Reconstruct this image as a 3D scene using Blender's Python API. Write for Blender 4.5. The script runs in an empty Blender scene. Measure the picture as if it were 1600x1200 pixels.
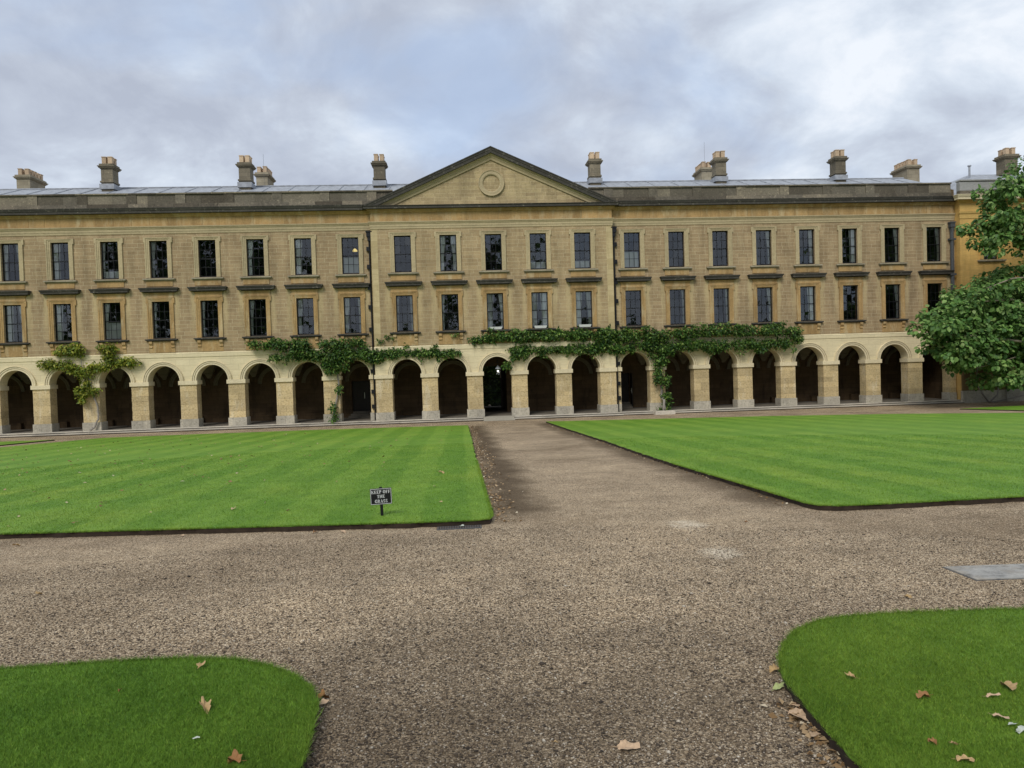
import bpy, math, random
import numpy as np
from mathutils import Matrix, Vector
R = math.radians
random.seed(7); rng = np.random.default_rng(7)
scene = bpy.context.scene
col = scene.collection

# ------------------------------------------------------------------ camera
cam_d = bpy.data.cameras.new('camera'); cam = bpy.data.objects.new('camera', cam_d); col.objects.link(cam)
CAM = Vector((-2.4235, -47.3176, 3.2352))
yaw, pitch, roll = 0.07155, -0.02438, -0.03091
fw = Vector((math.sin(yaw)*math.cos(pitch), math.cos(yaw)*math.cos(pitch), math.sin(pitch)))
rt = Vector((math.cos(yaw), -math.sin(yaw), 0)); upv = rt.cross(fw)
rr = math.cos(roll)*rt + math.sin(roll)*upv; uu = -math.sin(roll)*rt + math.cos(roll)*upv
cam.matrix_world = Matrix(((rr.x, uu.x, -fw.x, CAM.x), (rr.y, uu.y, -fw.y, CAM.y), (rr.z, uu.z, -fw.z, CAM.z), (0, 0, 0, 1)))
cam_d.sensor_width = 36; cam_d.lens = 1125/1600*36; cam_d.clip_end = 2000; cam_d.clip_start = .05
scene.camera = cam

# ------------------------------------------------------------------ sky and sun
SUN_EL, SUN_AZ = R(44), R(205)          # azimuth clockwise from +Y: behind the camera, a little to the left
world = bpy.data.worlds.new('World'); scene.world = world; world.use_nodes = True
nt = world.node_tree; nt.nodes.clear()
def N(tree, t, **kw):
    n = tree.nodes.new(t)
    for k, v in kw.items(): setattr(n, k, v)
    return n
def mathn(tree, op, a, b=None, c=None):
    n = N(tree, 'ShaderNodeMath', operation=op)
    for i, x in enumerate((a, b, c)):
        if x is None: continue
        if isinstance(x, (int, float)): n.inputs[i].default_value = x
        else: tree.links.new(x, n.inputs[i])
    return n.outputs[0]
def ramp(tree, fac, stops, interp='LINEAR'):
    n = N(tree, 'ShaderNodeValToRGB'); cr = n.color_ramp; cr.interpolation = interp
    while len(cr.elements) > 1: cr.elements.remove(cr.elements[-1])
    for i, (p, c) in enumerate(stops):
        e = cr.elements[0] if i == 0 else cr.elements.new(p)
        e.position = p; e.color = (*c, 1) if len(c) == 3 else c
    tree.links.new(fac, n.inputs[0]); return n.outputs[0]
def mixc(tree, fac, a, b, mode='MIX'):
    n = N(tree, 'ShaderNodeMix', data_type='RGBA', blend_type=mode)
    for s, x in ((0, fac), (6, a), (7, b)):
        if isinstance(x, (int, float)): n.inputs[s].default_value = x
        elif isinstance(x, tuple): n.inputs[s].default_value = (*x, 1)
        else: tree.links.new(x, n.inputs[s])
    return n.outputs[2]
def noise(tree, vec, scale, detail=4, rough=.5, dist=0.0, out=0):
    n = N(tree, 'ShaderNodeTexNoise'); n.inputs['Scale'].default_value = scale; n.inputs['Detail'].default_value = detail
    n.inputs['Roughness'].default_value = rough; n.inputs['Distortion'].default_value = dist
    if vec is not None: tree.links.new(vec, n.inputs['Vector'])
    return n.outputs[out]
out = N(nt, 'ShaderNodeOutputWorld'); bg = N(nt, 'ShaderNodeBackground'); bg.inputs[1].default_value = 0.1
nt.links.new(bg.outputs[0], out.inputs[0])
sky = N(nt, 'ShaderNodeTexSky', sky_type='NISHITA'); sky.sun_disc = False
sky.sun_elevation = SUN_EL; sky.sun_rotation = SUN_AZ; sky.dust_density = 1.0
tc = N(nt, 'ShaderNodeTexCoord'); sp = N(nt, 'ShaderNodeSeparateXYZ'); nt.links.new(tc.outputs['Generated'], sp.inputs[0])
zz = mathn(nt, 'ADD', mathn(nt, 'MAXIMUM', sp.outputs[2], 0.0), .42)
cb = N(nt, 'ShaderNodeCombineXYZ')
nt.links.new(mathn(nt, 'DIVIDE', sp.outputs[0], zz), cb.inputs[0]); nt.links.new(mathn(nt, 'DIVIDE', sp.outputs[1], zz), cb.inputs[1])
cb.inputs[2].default_value = 5.1
n1 = mathn(nt, 'ADD', mathn(nt, 'MULTIPLY', noise(nt, cb.outputs[0], 4.4, 10, .58, .3), .62), mathn(nt, 'MULTIPLY', noise(nt, cb.outputs[0], 1.5, 3, .5, .2), .38))
n2 = noise(nt, cb.outputs[0], 2.0, 5, .5, .3)
cloud = ramp(nt, n1, [(.38, (3.2, 3.55, 4.3)), (.455, (3.75, 4.15, 4.9)), (.515, (4.4, 4.9, 5.65)), (.565, (5.05, 5.55, 6.25)), (.63, (6.0, 6.35, 6.85))])
gap = ramp(nt, n2, [(.50, (0, 0, 0)), (.62, (1, 1, 1))])
skyp = mixc(nt, .62, sky.outputs[0], (3.7, 4.7, 6.5))
nt.links.new(mixc(nt, mathn(nt, 'MULTIPLY', gap, .55), cloud, skyp), bg.inputs[0])
sl = bpy.data.lights.new('sun', 'SUN'); sl.energy = 1.5; sl.angle = R(22); sl.color = (1, .96, .9)
so = bpy.data.objects.new('sun', sl); col.objects.link(so)
sd = Vector((math.sin(SUN_AZ)*math.cos(SUN_EL), math.cos(SUN_AZ)*math.cos(SUN_EL), math.sin(SUN_EL)))
so.rotation_euler = sd.to_track_quat('Z', 'Y').to_euler(); so.location = sd*60
vs = scene.view_settings; vs.view_transform = 'Standard'; vs.look = 'None'; vs.exposure = 0.55; vs.gamma = 1; vs.use_curve_mapping = False

# ------------------------------------------------------------------ helpers
def link(o, parent=None):
    col.objects.link(o)
    if parent is not None: o.parent = parent
    return o
def tag(o, label, cat, group=None):
    o['label'] = label; o['category'] = cat
    if group: o['group'] = group
    return o
def empty(name, loc=(0, 0, 0)):
    o = bpy.data.objects.new(name, None); o.location = loc; o.empty_display_size = .2
    return link(o)
def inst(name, mesh, parent=None, loc=(0, 0, 0), rot=(0, 0, 0), scale=(1, 1, 1)):
    o = bpy.data.objects.new(name, mesh); o.location = loc; o.rotation_euler = rot; o.scale = scale
    return link(o, parent)
class MB:
    def __init__(s): s.v = []; s.f = []
    def quad(s, *p): 
        n = len(s.v); s.v += [tuple(q) for q in p]; s.f.append(tuple(range(n, n+len(p)))); return s
    def box(s, x0, x1, y0, y1, z0, z1):
        n = len(s.v)
        s.v += [(x0,y0,z0),(x1,y0,z0),(x1,y1,z0),(x0,y1,z0),(x0,y0,z1),(x1,y0,z1),(x1,y1,z1),(x0,y1,z1)]
        s.f += [tuple(n+i for i in q) for q in ((0,3,2,1),(4,5,6,7),(0,1,5,4),(1,2,6,5),(2,3,7,6),(3,0,4,7))]
        return s
    def mitre(s, prof, xa, xb, y0=0.0, la=True, lb=True, ymax=None):
        """prof: list of (projection, z) from bottom to top; moulding along X with mitred returns back to the wall plane y0"""
        for (p0, z0), (p1, z1) in zip(prof[:-1], prof[1:]):
            a0 = xa-(p0 if la else 0); a1 = xa-(p1 if la else 0); b0 = xb+(p0 if lb else 0); b1 = xb+(p1 if lb else 0)
            s.quad((a0, y0-p0, z0), (b0, y0-p0, z0), (b1, y0-p1, z1), (a1, y0-p1, z1))
            s.quad((a0, y0, z0), (a0, y0-p0, z0), (a1, y0-p1, z1), (a1, y0, z1))
            s.quad((b0, y0-p0, z0), (b0, y0, z0), (b1, y0, z1), (b1, y0-p1, z1))
        return s
    def tube(s, pts, rad, n=7, cap=True):
        pts = [Vector(p) for p in pts]; rings = []
        for i, p in enumerate(pts):
            d = (pts[min(i+1, len(pts)-1)]-pts[max(i-1, 0)]).normalized()
            a = d.orthogonal().normalized() if i == 0 else (a-d*a.dot(d)).normalized()
            b = d.cross(a); r = rad[i] if hasattr(rad, '__len__') else rad
            k = len(s.v); s.v += [tuple(p+r*(math.cos(2*math.pi*j/n)*a+math.sin(2*math.pi*j/n)*b)) for j in range(n)]
            rings.append(k)
        for k0, k1 in zip(rings[:-1], rings[1:]):
            for j in range(n): s.f.append((k0+j, k0+(j+1) % n, k1+(j+1) % n, k1+j))
        if cap: s.f.append(tuple(rings[0]+j for j in reversed(range(n)))); s.f.append(tuple(rings[-1]+j for j in range(n)))
        return s
    def lathe(s, prof, n=14, c=(0, 0)):
        rings = []
        for r, z in prof:
            k = len(s.v); rings.append(k)
            s.v += [(c[0]+r*math.cos(2*math.pi*j/n), c[1]+r*math.sin(2*math.pi*j/n), z) for j in range(n)]
        for k0, k1 in zip(rings[:-1], rings[1:]):
            for j in range(n): s.f.append((k0+j, k0+(j+1) % n, k1+(j+1) % n, k1+j))
        s.f.append(tuple(rings[0]+j for j in reversed(range(n)))); s.f.append(tuple(rings[-1]+j for j in range(n)))
        return s
    def mesh(s, name, mat, smooth=False):
        m = bpy.data.meshes.new(name); m.from_pydata(s.v, [], s.f); m.materials.append(mat)
        if smooth: m.shade_smooth()
        return m
    def build(s, name, mat, parent=None, loc=(0, 0, 0), smooth=False):
        return inst(name, s.mesh(name, mat, smooth), parent, loc)
def tri_mesh(name, V, F, mat):
    m = bpy.data.meshes.new(name); V = np.asarray(V, np.float32); F = np.asarray(F, np.int32)
    m.vertices.add(len(V)); m.vertices.foreach_set('co', V.ravel())
    m.loops.add(F.size); m.loops.foreach_set('vertex_index', F.ravel())
    m.polygons.add(len(F)); m.polygons.foreach_set('loop_start', np.arange(0, F.size, 3, dtype=np.int32))
    m.polygons.foreach_set('loop_total', np.full(len(F), 3, np.int32))
    m.update(calc_edges=True); m.materials.append(mat); return m
def gz(y): return -.21 + max(0., .0388*(-max(y, -70)-4.2))
gzv = np.vectorize(gz)
def pip(x, y, poly):
    inside = np.zeros(len(x), bool); n = len(poly)
    for i in range(n):
        x0, y0 = poly[i]; x1, y1 = poly[(i+1) % n]
        c = ((y0 > y) != (y1 > y)) & (x < (x1-x0)*(y-y0)/((y1-y0) if y1 != y0 else 1e-9)+x0)
        inside ^= c
    return inside

# ------------------------------------------------------------------ materials
def mat_base(name, rough=.85, spec=.2):
    m = bpy.data.materials.new(name); m.use_nodes = True; t = m.node_tree
    b = t.nodes['Principled BSDF']; b.inputs['Roughness'].default_value = rough; b.inputs['Specular IOR Level'].default_value = spec
    return m, t, b
def pos(t): return N(t, 'ShaderNodeNewGeometry').outputs['Position']
def bumpn(t, b, h, strength=.4, dist=.02):
    n = N(t, 'ShaderNodeBump'); n.inputs['Strength'].default_value = strength; n.inputs['Distance'].default_value = dist
    t.links.new(h, n.inputs['Height']); t.links.new(n.outputs[0], b.inputs['Normal'])
def scalev(t, v, s):
    n = N(t, 'ShaderNodeVectorMath', operation='MULTIPLY'); t.links.new(v, n.inputs[0]); n.inputs[1].default_value = s; return n.outputs[0]
def stone(name, c1, c2, mortar=None, bw=.72, bh=.262, var=.25, objrnd=.0, streak=0.0, stain=None, pit=0.0, rough=.9, lichen=None, wash=None):
    m, t, b = mat_base(name, rough, .15); p = pos(t)
    big = noise(t, p, .55, 5, .6); fine = noise(t, p, 9, 6, .65); gr = noise(t, p, 60, 3, .6)
    h = fine
    if mortar:
        s = N(t, 'ShaderNodeSeparateXYZ')
        wob = N(t, 'ShaderNodeVectorMath', operation='MULTIPLY_ADD'); t.links.new(noise(t, p, 1.7, 3, .5, 0, 1), wob.inputs[0])
        wob.inputs[1].default_value = (.05, .05, .035); t.links.new(p, wob.inputs[2]); t.links.new(wob.outputs[0], s.inputs[0])
        c = N(t, 'ShaderNodeCombineXYZ'); t.links.new(mathn(t, 'ADD', s.outputs[0], s.outputs[1]), c.inputs[0]); t.links.new(s.outputs[2], c.inputs[1])
        br = N(t, 'ShaderNodeTexBrick'); br.offset = .43; br.squash = 1.35; br.squash_frequency = 3; t.links.new(c.outputs[0], br.inputs['Vector'])
        br.inputs['Color1'].default_value = (*c1, 1); br.inputs['Color2'].default_value = (*c2, 1); br.inputs['Mortar'].default_value = (*mortar, 1)
        br.inputs['Scale'].default_value = 1; br.inputs['Brick Width'].default_value = bw; br.inputs['Row Height'].default_value = bh
        br.inputs['Mortar Size'].default_value = .0095; br.inputs['Mortar Smooth'].default_value = .4; br.inputs['Bias'].default_value = -.1
        colr = br.outputs[0]
        h = mathn(t, 'SUBTRACT', fine, mathn(t, 'MULTIPLY', br.outputs[1], .5))
    else:
        colr = mixc(t, ramp(t, fine, [(.3, (0, 0, 0)), (.7, (1, 1, 1))]), c1, c2)
    lay = noise(t, scalev(t, p, (1, 1, 9)), 2.6, 6, .7); colr = mixc(t, 1, colr, ramp(t, lay, [(.3, (.90, .89, .87)), (.7, (1.10, 1.10, 1.09))]), 'MULTIPLY')
    k = ramp(t, big, [(.25, (1-var,)*3), (.75, (1+var,)*3)])
    colr = mixc(t, 1, colr, k, 'MULTIPLY')
    k2 = ramp(t, gr, [(.25, (.82,)*3), (.75, (1.15,)*3)]); colr = mixc(t, 1, colr, k2, 'MULTIPLY')
    if wash:
        wc, off, pitch, wf = wash
        sw = N(t, 'ShaderNodeSeparateXYZ'); t.links.new(p, sw.inputs[0])
        q = mathn(t, 'ADD', mathn(t, 'DIVIDE', mathn(t, 'SUBTRACT', mathn(t, 'ABSOLUTE', sw.outputs[0]), off), pitch), 50.5)
        dxw = mathn(t, 'ABSOLUTE', mathn(t, 'MULTIPLY', mathn(t, 'SUBTRACT', mathn(t, 'FRACT', q), .5), pitch))
        wn = noise(t, scalev(t, p, (2.2, 2.2, .6)), 2.4, 5, .65)
        e = mathn(t, 'ADD', mathn(t, 'DIVIDE', mathn(t, 'ABSOLUTE', mathn(t, 'SUBTRACT', dxw, .98)), .24), mathn(t, 'MULTIPLY', mathn(t, 'SUBTRACT', wn, .5), 2.4))
        zf = ramp(t, mathn(t, 'MULTIPLY', sw.outputs[2], .1), [(.50, (.0,)*3), (.62, (.35,)*3), (.80, (1, 1, 1)), (.88, (1, 1, 1)), (.895, (0, 0, 0))])
        colr = mixc(t, mathn(t, 'MULTIPLY', mathn(t, 'MULTIPLY', ramp(t, e, [(.3, (1, 1, 1)), (1.1, (0, 0, 0))]), zf), wf), colr, wc)
    if streak:
        sk = noise(t, scalev(t, p, (1.5, 1.5, .22)), 1.2, 6, .65)
        colr = mixc(t, 1, colr, ramp(t, sk, [(.36, (1-streak,)*3), (.56, (1.05,)*3)]), 'MULTIPLY')
    if stain:
        sc, sf, lo = stain
        st = noise(t, scalev(t, p, (1.4, 1.4, .35)), 1.6, 6, .7)
        colr = mixc(t, mathn(t, 'MULTIPLY', ramp(t, st, [(lo, (0, 0, 0)), (lo+.16, (1, 1, 1))]), sf), colr, sc)
    if lichen:
        lc, lf = lichen
        colr = mixc(t, mathn(t, 'MULTIPLY', ramp(t, noise(t, p, 5, 8, .75), [(.56, (0, 0, 0)), (.66, (1, 1, 1))]), lf), colr, lc)
    if pit:
        pt = noise(t, p, 10, 6, .75); pk = ramp(t, pt, [(.36, (1-pit,)*3), (.46, (1, 1, 1))]); colr = mixc(t, 1, colr, pk, 'MULTIPLY')
        h = mathn(t, 'ADD', h, mathn(t, 'MULTIPLY', ramp(t, pt, [(.34, (0, 0, 0)), (.5, (1, 1, 1))]), 1.5*pit))
    if objrnd:
        oi = N(t, 'ShaderNodeObjectInfo')
        colr = mixc(t, 1, colr, ramp(t, oi.outputs['Random'], [(0, (1-objrnd, 1-objrnd*1.05, 1-objrnd*1.1)), (.5, (1.0, 1.0, 1.0)), (1, (1+objrnd, 1+objrnd*.9, 1+objrnd*.7))]), 'MULTIPLY')
    t.links.new(colr, b.inputs['Base Color']); bumpn(t, b, h, .5, .02); return m
def plain(name, c, rough=.6, var=.15, sc=12, metal=0, spec=.3, bump=.1):
    m, t, b = mat_base(name, rough, spec); p = pos(t); n = noise(t, p, sc, 5, .6)
    t.links.new(mixc(t, 1, c, ramp(t, n, [(.25, (1-var,)*3), (.75, (1+var,)*3)]), 'MULTIPLY'), b.inputs['Base Color'])
    b.inputs['Metallic'].default_value = metal
    if bump: bumpn(t, b, n, bump, .01)
    return m
def leafmat(name, stops, rough=.5, trans=.25, bigvar=.25):
    m, t, b = mat_base(name, rough, .3); g = N(t, 'ShaderNodeNewGeometry')
    c = ramp(t, g.outputs['Random Per Island'], stops)
    c = mixc(t, 1, c, ramp(t, noise(t, g.outputs['Position'], 1.1, 3, .6), [(.3, (1-bigvar,)*3), (.7, (1+bigvar,)*3)]), 'MULTIPLY')
    t.links.new(c, b.inputs['Base Color'])
    tr = N(t, 'ShaderNodeBsdfTranslucent'); t.links.new(c, tr.inputs[0]); mx = N(t, 'ShaderNodeMixShader'); mx.inputs[0].default_value = trans
    t.links.new(b.outputs[0], mx.inputs[1]); t.links.new(tr.outputs[0], mx.inputs[2]); t.links.new(mx.outputs[0], t.nodes['Material Output'].inputs[0])
    return m
M = {}
W1, W2, WM = (.365, .268, .155), (.295, .212, .122), (.54, .45, .295)
WST = ((.47, .385, .235), .42, .54)
M['wall'] = stone('ashlar_wall', W1, W2, WM, bh=.235, bw=.66, var=.17, stain=WST, wash=((.50, .395, .215), .239, 3.0, .75), pit=.22, streak=.2)
M['wallc'] = stone('ashlar_wall_centre', (.40, .298, .168), (.325, .238, .133), WM, bh=.235, bw=.66, var=.15, stain=WST, wash=((.50, .395, .215), 0.0, 2.93, .7), pit=.22, streak=.18)
M['tymp'] = stone('tympanum_ashlar', (.44, .345, .19), (.33, .25, .14), (.56, .46, .29), bh=.235, bw=.66, var=.2, stain=((.20, .17, .11), .5, .57), pit=.25, streak=.2)
M['pale'] = stone('pale_dressed_stone', (.48, .40, .245), (.39, .315, .19), var=.14, objrnd=.07, pit=.15)
M['quoin'] = stone('smooth_corner_stone', (.52, .42, .24), (.43, .335, .18), (.40, .31, .17), bw=.9, bh=.35, var=.14, stain=((.36, .27, .14), .6, .54))
M['ochre'] = stone('ochre_dressed_stone', (.43, .285, .125), (.345, .228, .105), var=.18, objrnd=.10, stain=((.50, .41, .245), .7, .50), pit=.15, streak=.22)
M['cream'] = stone('cream_ashlar', (.70, .605, .395), (.64, .55, .355), (.55, .47, .30), bw=.85, bh=.36, var=.09, stain=((.46, .37, .22), .45, .6))
M['creamtrim'] = stone('cream_moulding', (.71, .62, .43), (.62, .53, .345), var=.12, objrnd=.05)
M['shadedyellow'] = stone('shaded_brown_ashlar', (.20, .135, .062), (.145, .098, .048), (.22, .16, .085), bw=.9, bh=.34, var=.25, streak=.3)  # weathered lower wall, with the tree's deep shade put into its brown
M['pier'] = stone('weathered_pier_stone', (.60, .485, .285), (.47, .355, .18), var=.22, objrnd=.16, pit=.55, stain=((.66, .58, .41), .7, .53))
M['joint'] = stone('lime_joint', (.42, .34, .22), (.38, .3, .18))
M['plinth'] = stone('grey_plinth_stone', (.45, .415, .34), (.35, .32, .26), var=.22, objrnd=.12, pit=.4, stain=((.60, .54, .42), .65, .53))
M['dark'] = stone('soot_blackened_cornice', (.075, .07, .06), (.05, .047, .042), var=.25, lichen=((.26, .24, .19), .65))
M['parapet'] = stone('blackened_parapet_stone', (.185, .163, .125), (.13, .116, .092), var=.25, objrnd=.42, lichen=((.36, .31, .22), .7), pit=.3)
M['parapetgrey'] = stone('pale_grey_parapet', (.34, .34, .33), (.28, .28, .27), var=.12, objrnd=.08)
M['chim'] = stone('sooty_chimney_stone', (.19, .165, .12), (.13, .115, .085), (.10, .09, .07), bw=.6, bh=.3, var=.3, objrnd=.2, lichen=((.38, .33, .22), .5))
M['chimpale'] = stone('pale_chimney_stone', (.34, .30, .22), (.27, .235, .17), (.2, .18, .13), bw=.6, bh=.3, var=.25, objrnd=.1)
M['pot'] = stone('buff_clay_pot', (.56, .44, .31), (.48, .35, .23), var=.15, objrnd=.15)
M['lead'] = plain('roof_lead', (.29, .305, .325), .6, .35, 3, 0, .3)
M['step'] = stone('worn_step_stone', (.52, .48, .41), (.44, .40, .33), var=.15, objrnd=.14, lichen=((.2, .18, .14), .4))
M['riser_shade'] = stone('shaded_riser', (.12, .105, .085), (.07, .062, .05), var=.3)  # weathered riser stone, with the nosings' shadow put into its colour
M['floor'] = stone('paving', (.17, .15, .12), (.13, .115, .095), (.15, .13, .1), bw=.9, bh=.6, var=.2)
M['inner'] = stone('shade_dark_inner_wall', (.12, .08, .045), (.085, .056, .032), (.06, .04, .024), bw=.8, bh=.3, var=.25, stain=((.035, .026, .018), .6, .5))  # same stone as outside, the arcade's shade put into a darker colour
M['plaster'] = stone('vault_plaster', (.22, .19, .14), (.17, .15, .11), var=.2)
M['yellow'] = stone('fresh_yellow_ashlar', (.68, .435, .145), (.59, .375, .125), (.54, .36, .14), bw=.9, bh=.34, var=.14, streak=.14, stain=((.52, .31, .10), .5, .56))
M['yellowtrim'] = stone('fresh_yellow_moulding', (.62, .42, .15), (.54, .36, .12), var=.1)
M['black'] = plain('black_paint', (.008, .008, .009), .45, .2)
M['pipe'] = plain('grey_iron_pipe', (.075, .08, .085), .5, .25)
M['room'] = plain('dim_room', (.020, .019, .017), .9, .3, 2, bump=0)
M['door'] = plain('dark_oak_door', (.018, .012, .009), .5, .3)
M['brass'] = plain('worn_metal', (.45, .43, .38), .35, .1, metal=.8)
M['white'] = plain('white_paint', (.62, .62, .60), .6, .08)
M['concrete'] = plain('concrete', (.33, .30, .235), .9, .15, 6, bump=.3)
def curtain_mat():
    m, t, b = mat_base('curtain_cloth', .9, .1); oi = N(t, 'ShaderNodeObjectInfo')
    t.links.new(ramp(t, oi.outputs['Random'], [(0, (.55, .55, .53)), (1, (.82, .82, .80))]), b.inputs['Base Color']); return m
M['curtain'] = curtain_mat()
def glass_mat():
    m = bpy.data.materials.new('window_glass'); m.use_nodes = True; t = m.node_tree; t.nodes.clear()
    o = N(t, 'ShaderNodeOutputMaterial'); mx = N(t, 'ShaderNodeMixShader'); tr = N(t, 'ShaderNodeBsdfTransparent'); gl = N(t, 'ShaderNodeBsdfGlossy')
    tr.inputs[0].default_value = (.92, .94, .93, 1); gl.inputs['Roughness'].default_value = .015; gl.inputs[0].default_value = (.95, .97, 1, 1)
    fr = N(t, 'ShaderNodeFresnel'); fr.inputs[0].default_value = 1.5
    p = pos(t); bp = N(t, 'ShaderNodeBump'); bp.inputs['Strength'].default_value = .025; bp.inputs['Distance'].default_value = .02
    t.links.new(noise(t, p, 3.2, 2, .5), bp.inputs['Height']); t.links.new(bp.outputs[0], gl.inputs['Normal'])
    t.links.new(mathn(t, 'MULTIPLY', fr.outputs[0], 2.1), mx.inputs[0])
    t.links.new(tr.outputs[0], mx.inputs[1]); t.links.new(gl.outputs[0], mx.inputs[2]); t.links.new(mx.outputs[0], o.inputs[0]); return m
M['glass'] = glass_mat()
def emit(name, c, s):
    m, t, b = mat_base(name); b.inputs['Emission Color'].default_value = (*c, 1); b.inputs['Emission Strength'].default_value = s; b.inputs['Base Color'].default_value = (*c, 1); return m
M['lamp'] = emit('lit_bulb', (1, .95, .85), 2.5)
M['lampyellow'] = emit('warm_lamp_shade', (1, .75, .25), .55)
def ground_mat():
    m, t, b = mat_base('gravel', .9, .15); p = pos(t)
    v = N(t, 'ShaderNodeTexVoronoi'); v.inputs['Scale'].default_value = 88; t.links.new(p, v.inputs['Vector'])
    v2 = N(t, 'ShaderNodeTexVoronoi'); v2.inputs['Scale'].default_value = 150; t.links.new(p, v2.inputs['Vector'])
    s = N(t, 'ShaderNodeSeparateColor'); t.links.new(v.outputs['Color'], s.inputs[0])
    c = ramp(t, s.outputs[0], [(0, (.07, .052, .036)), (.25, (.185, .142, .098)), (.5, (.29, .225, .158)), (.8, (.37, .30, .22)), (1, (.58, .50, .40))])
    edge = ramp(t, v.outputs['Distance'], [(.3, (1.08,)*3), (.75, (.52,)*3)])
    c = mixc(t, 1, c, edge, 'MULTIPLY')
    big = noise(t, p, .5, 6, .62); c = mixc(t, 1, c, ramp(t, big, [(.3, (.66, .64, .62)), (.55, (1.0,)*3), (.72, (1.24, 1.23, 1.21))]), 'MULTIPLY')
    rut = noise(t, scalev(t, p, (.5, 2.2, 1)), .9, 5, .6); c = mixc(t, 1, c, ramp(t, rut, [(.35, (.91,)*3), (.65, (1.07,)*3)]), 'MULTIPLY')
    med = noise(t, p, 3.1, 5, .65); c = mixc(t, 1, c, ramp(t, med, [(.3, (.86,)*3), (.7, (1.12,)*3)]), 'MULTIPLY')
    sp = N(t, 'ShaderNodeSeparateXYZ'); t.links.new(p, sp.inputs[0])
    # soil and damp leaf mould that collects along the turf edges of the path
    jx = mathn(t, 'MULTIPLY', mathn(t, 'SUBTRACT', noise(t, p, .9, 5, .65), .5), 1.5)
    xl = mathn(t, 'ADD', mathn(t, 'ADD', sp.outputs[0], 2.05), jx)
    soil = mathn(t, 'MULTIPLY', ramp(t, mathn(t, 'DIVIDE', xl, 1.6), [(0, (.55,)*3), (.12, (.8,)*3), (.25, (1, 1, 1)), (.40, (.9,)*3), (.72, (0, 0, 0))]),
                 ramp(t, mathn(t, 'DIVIDE', mathn(t, 'ADD', sp.outputs[1], 40), 10), [(.25, (0, 0, 0)), (.36, (1, 1, 1))]))
    soil = mathn(t, 'MULTIPLY', soil, ramp(t, mathn(t, 'MULTIPLY', sp.outputs[1], -.1), [(.45, (0, 0, 0)), (.62, (1, 1, 1))]))
    xr = mathn(t, 'SUBTRACT', mathn(t, 'SUBTRACT', 2.5, sp.outputs[0]), mathn(t, 'MULTIPLY', jx, .7))
    soil2 = mathn(t, 'MULTIPLY', ramp(t, mathn(t, 'DIVIDE', xr, 1.0), [(0, (1, 1, 1)), (.40, (.75,)*3), (.9, (0, 0, 0))]), 
                  ramp(t, mathn(t, 'DIVIDE', mathn(t, 'ADD', sp.outputs[1], 40), 10), [(.25, (0, 0, 0)), (.33, (1, 1, 1))]))
    soil2 = mathn(t, 'MULTIPLY', soil2, ramp(t, mathn(t, 'MULTIPLY', sp.outputs[1], -.1), [(.3, (0, 0, 0)), (.6, (1, 1, 1))]))
    inpath = mathn(t, 'MULTIPLY', mathn(t, 'GREATER_THAN', sp.outputs[0], -2.6), mathn(t, 'LESS_THAN', sp.outputs[0], 3.0))
    sf = mathn(t, 'MULTIPLY', mathn(t, 'MULTIPLY', mathn(t, 'MAXIMUM', soil, soil2), inpath), .93)
    c = mixc(t, sf, c, mixc(t, s.outputs[1], (.030, .021, .013), (.085, .062, .040)))
    # near path base: dark soil, plus shade of the stone gaps put into colour
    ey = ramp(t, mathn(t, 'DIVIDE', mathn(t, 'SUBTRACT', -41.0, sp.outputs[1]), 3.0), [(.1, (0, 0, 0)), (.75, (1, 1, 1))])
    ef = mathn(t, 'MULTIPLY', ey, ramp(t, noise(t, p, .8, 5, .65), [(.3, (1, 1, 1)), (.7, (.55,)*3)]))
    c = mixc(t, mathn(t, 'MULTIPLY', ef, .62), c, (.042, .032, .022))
    # worn pale dusty patches where the gravel is thin
    pd = None
    for (px, py, rx, ry) in ((.45, -38.15, .26, .40), (.30, -39.85, .26, .34)):
        dx = mathn(t, 'DIVIDE', mathn(t, 'SUBTRACT', sp.outputs[0], px), rx); dy = mathn(t, 'DIVIDE', mathn(t, 'SUBTRACT', sp.outputs[1], py), ry)
        d = mathn(t, 'ADD', mathn(t, 'ADD', mathn(t, 'MULTIPLY', dx, dx), mathn(t, 'MULTIPLY', dy, dy)), mathn(t, 'MULTIPLY', mathn(t, 'SUBTRACT', noise(t, p, 5, 7, .75), .5), 4.5))
        f = ramp(t, d, [(.0, (1, 1, 1)), (1, (0, 0, 0))]); pd = f if pd is None else mathn(t, 'MAXIMUM', pd, f)
    c = mixc(t, mathn(t, 'MULTIPLY', pd, s.outputs[2]), c, (.46, .42, .36))
    c = mixc(t, 1, c, (1.46, 1.39, 1.23), 'MULTIPLY')
    t.links.new(c, b.inputs['Base Color'])
    h = mathn(t, 'SUBTRACT', mathn(t, 'MULTIPLY', v2.outputs['Distance'], -.4), v.outputs['Distance']); bumpn(t, b, h, .45, .010); return m
M['gravel'] = ground_mat()
def pebble_mat():
    m, t, b = mat_base('pebbles', .75, .3); g = N(t, 'ShaderNodeNewGeometry')
    c = ramp(t, g.outputs['Random Per Island'], [(0, (.03, .023, .017)), (.35, (.085, .064, .044)), (.6, (.145, .108, .072)), (.82, (.24, .19, .13)), (.94, (.36, .30, .225)), (1, (.50, .45, .37))])
    big = noise(t, g.outputs['Position'], .5, 6, .62)
    t.links.new(mixc(t, 1, c, ramp(t, big, [(.3, (.66, .64, .62)), (.55, (1.0,)*3), (.72, (1.24, 1.23, 1.21))]), 'MULTIPLY'), b.inputs['Base Color']); return m
M['pebble'] = pebble_mat()
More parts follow.
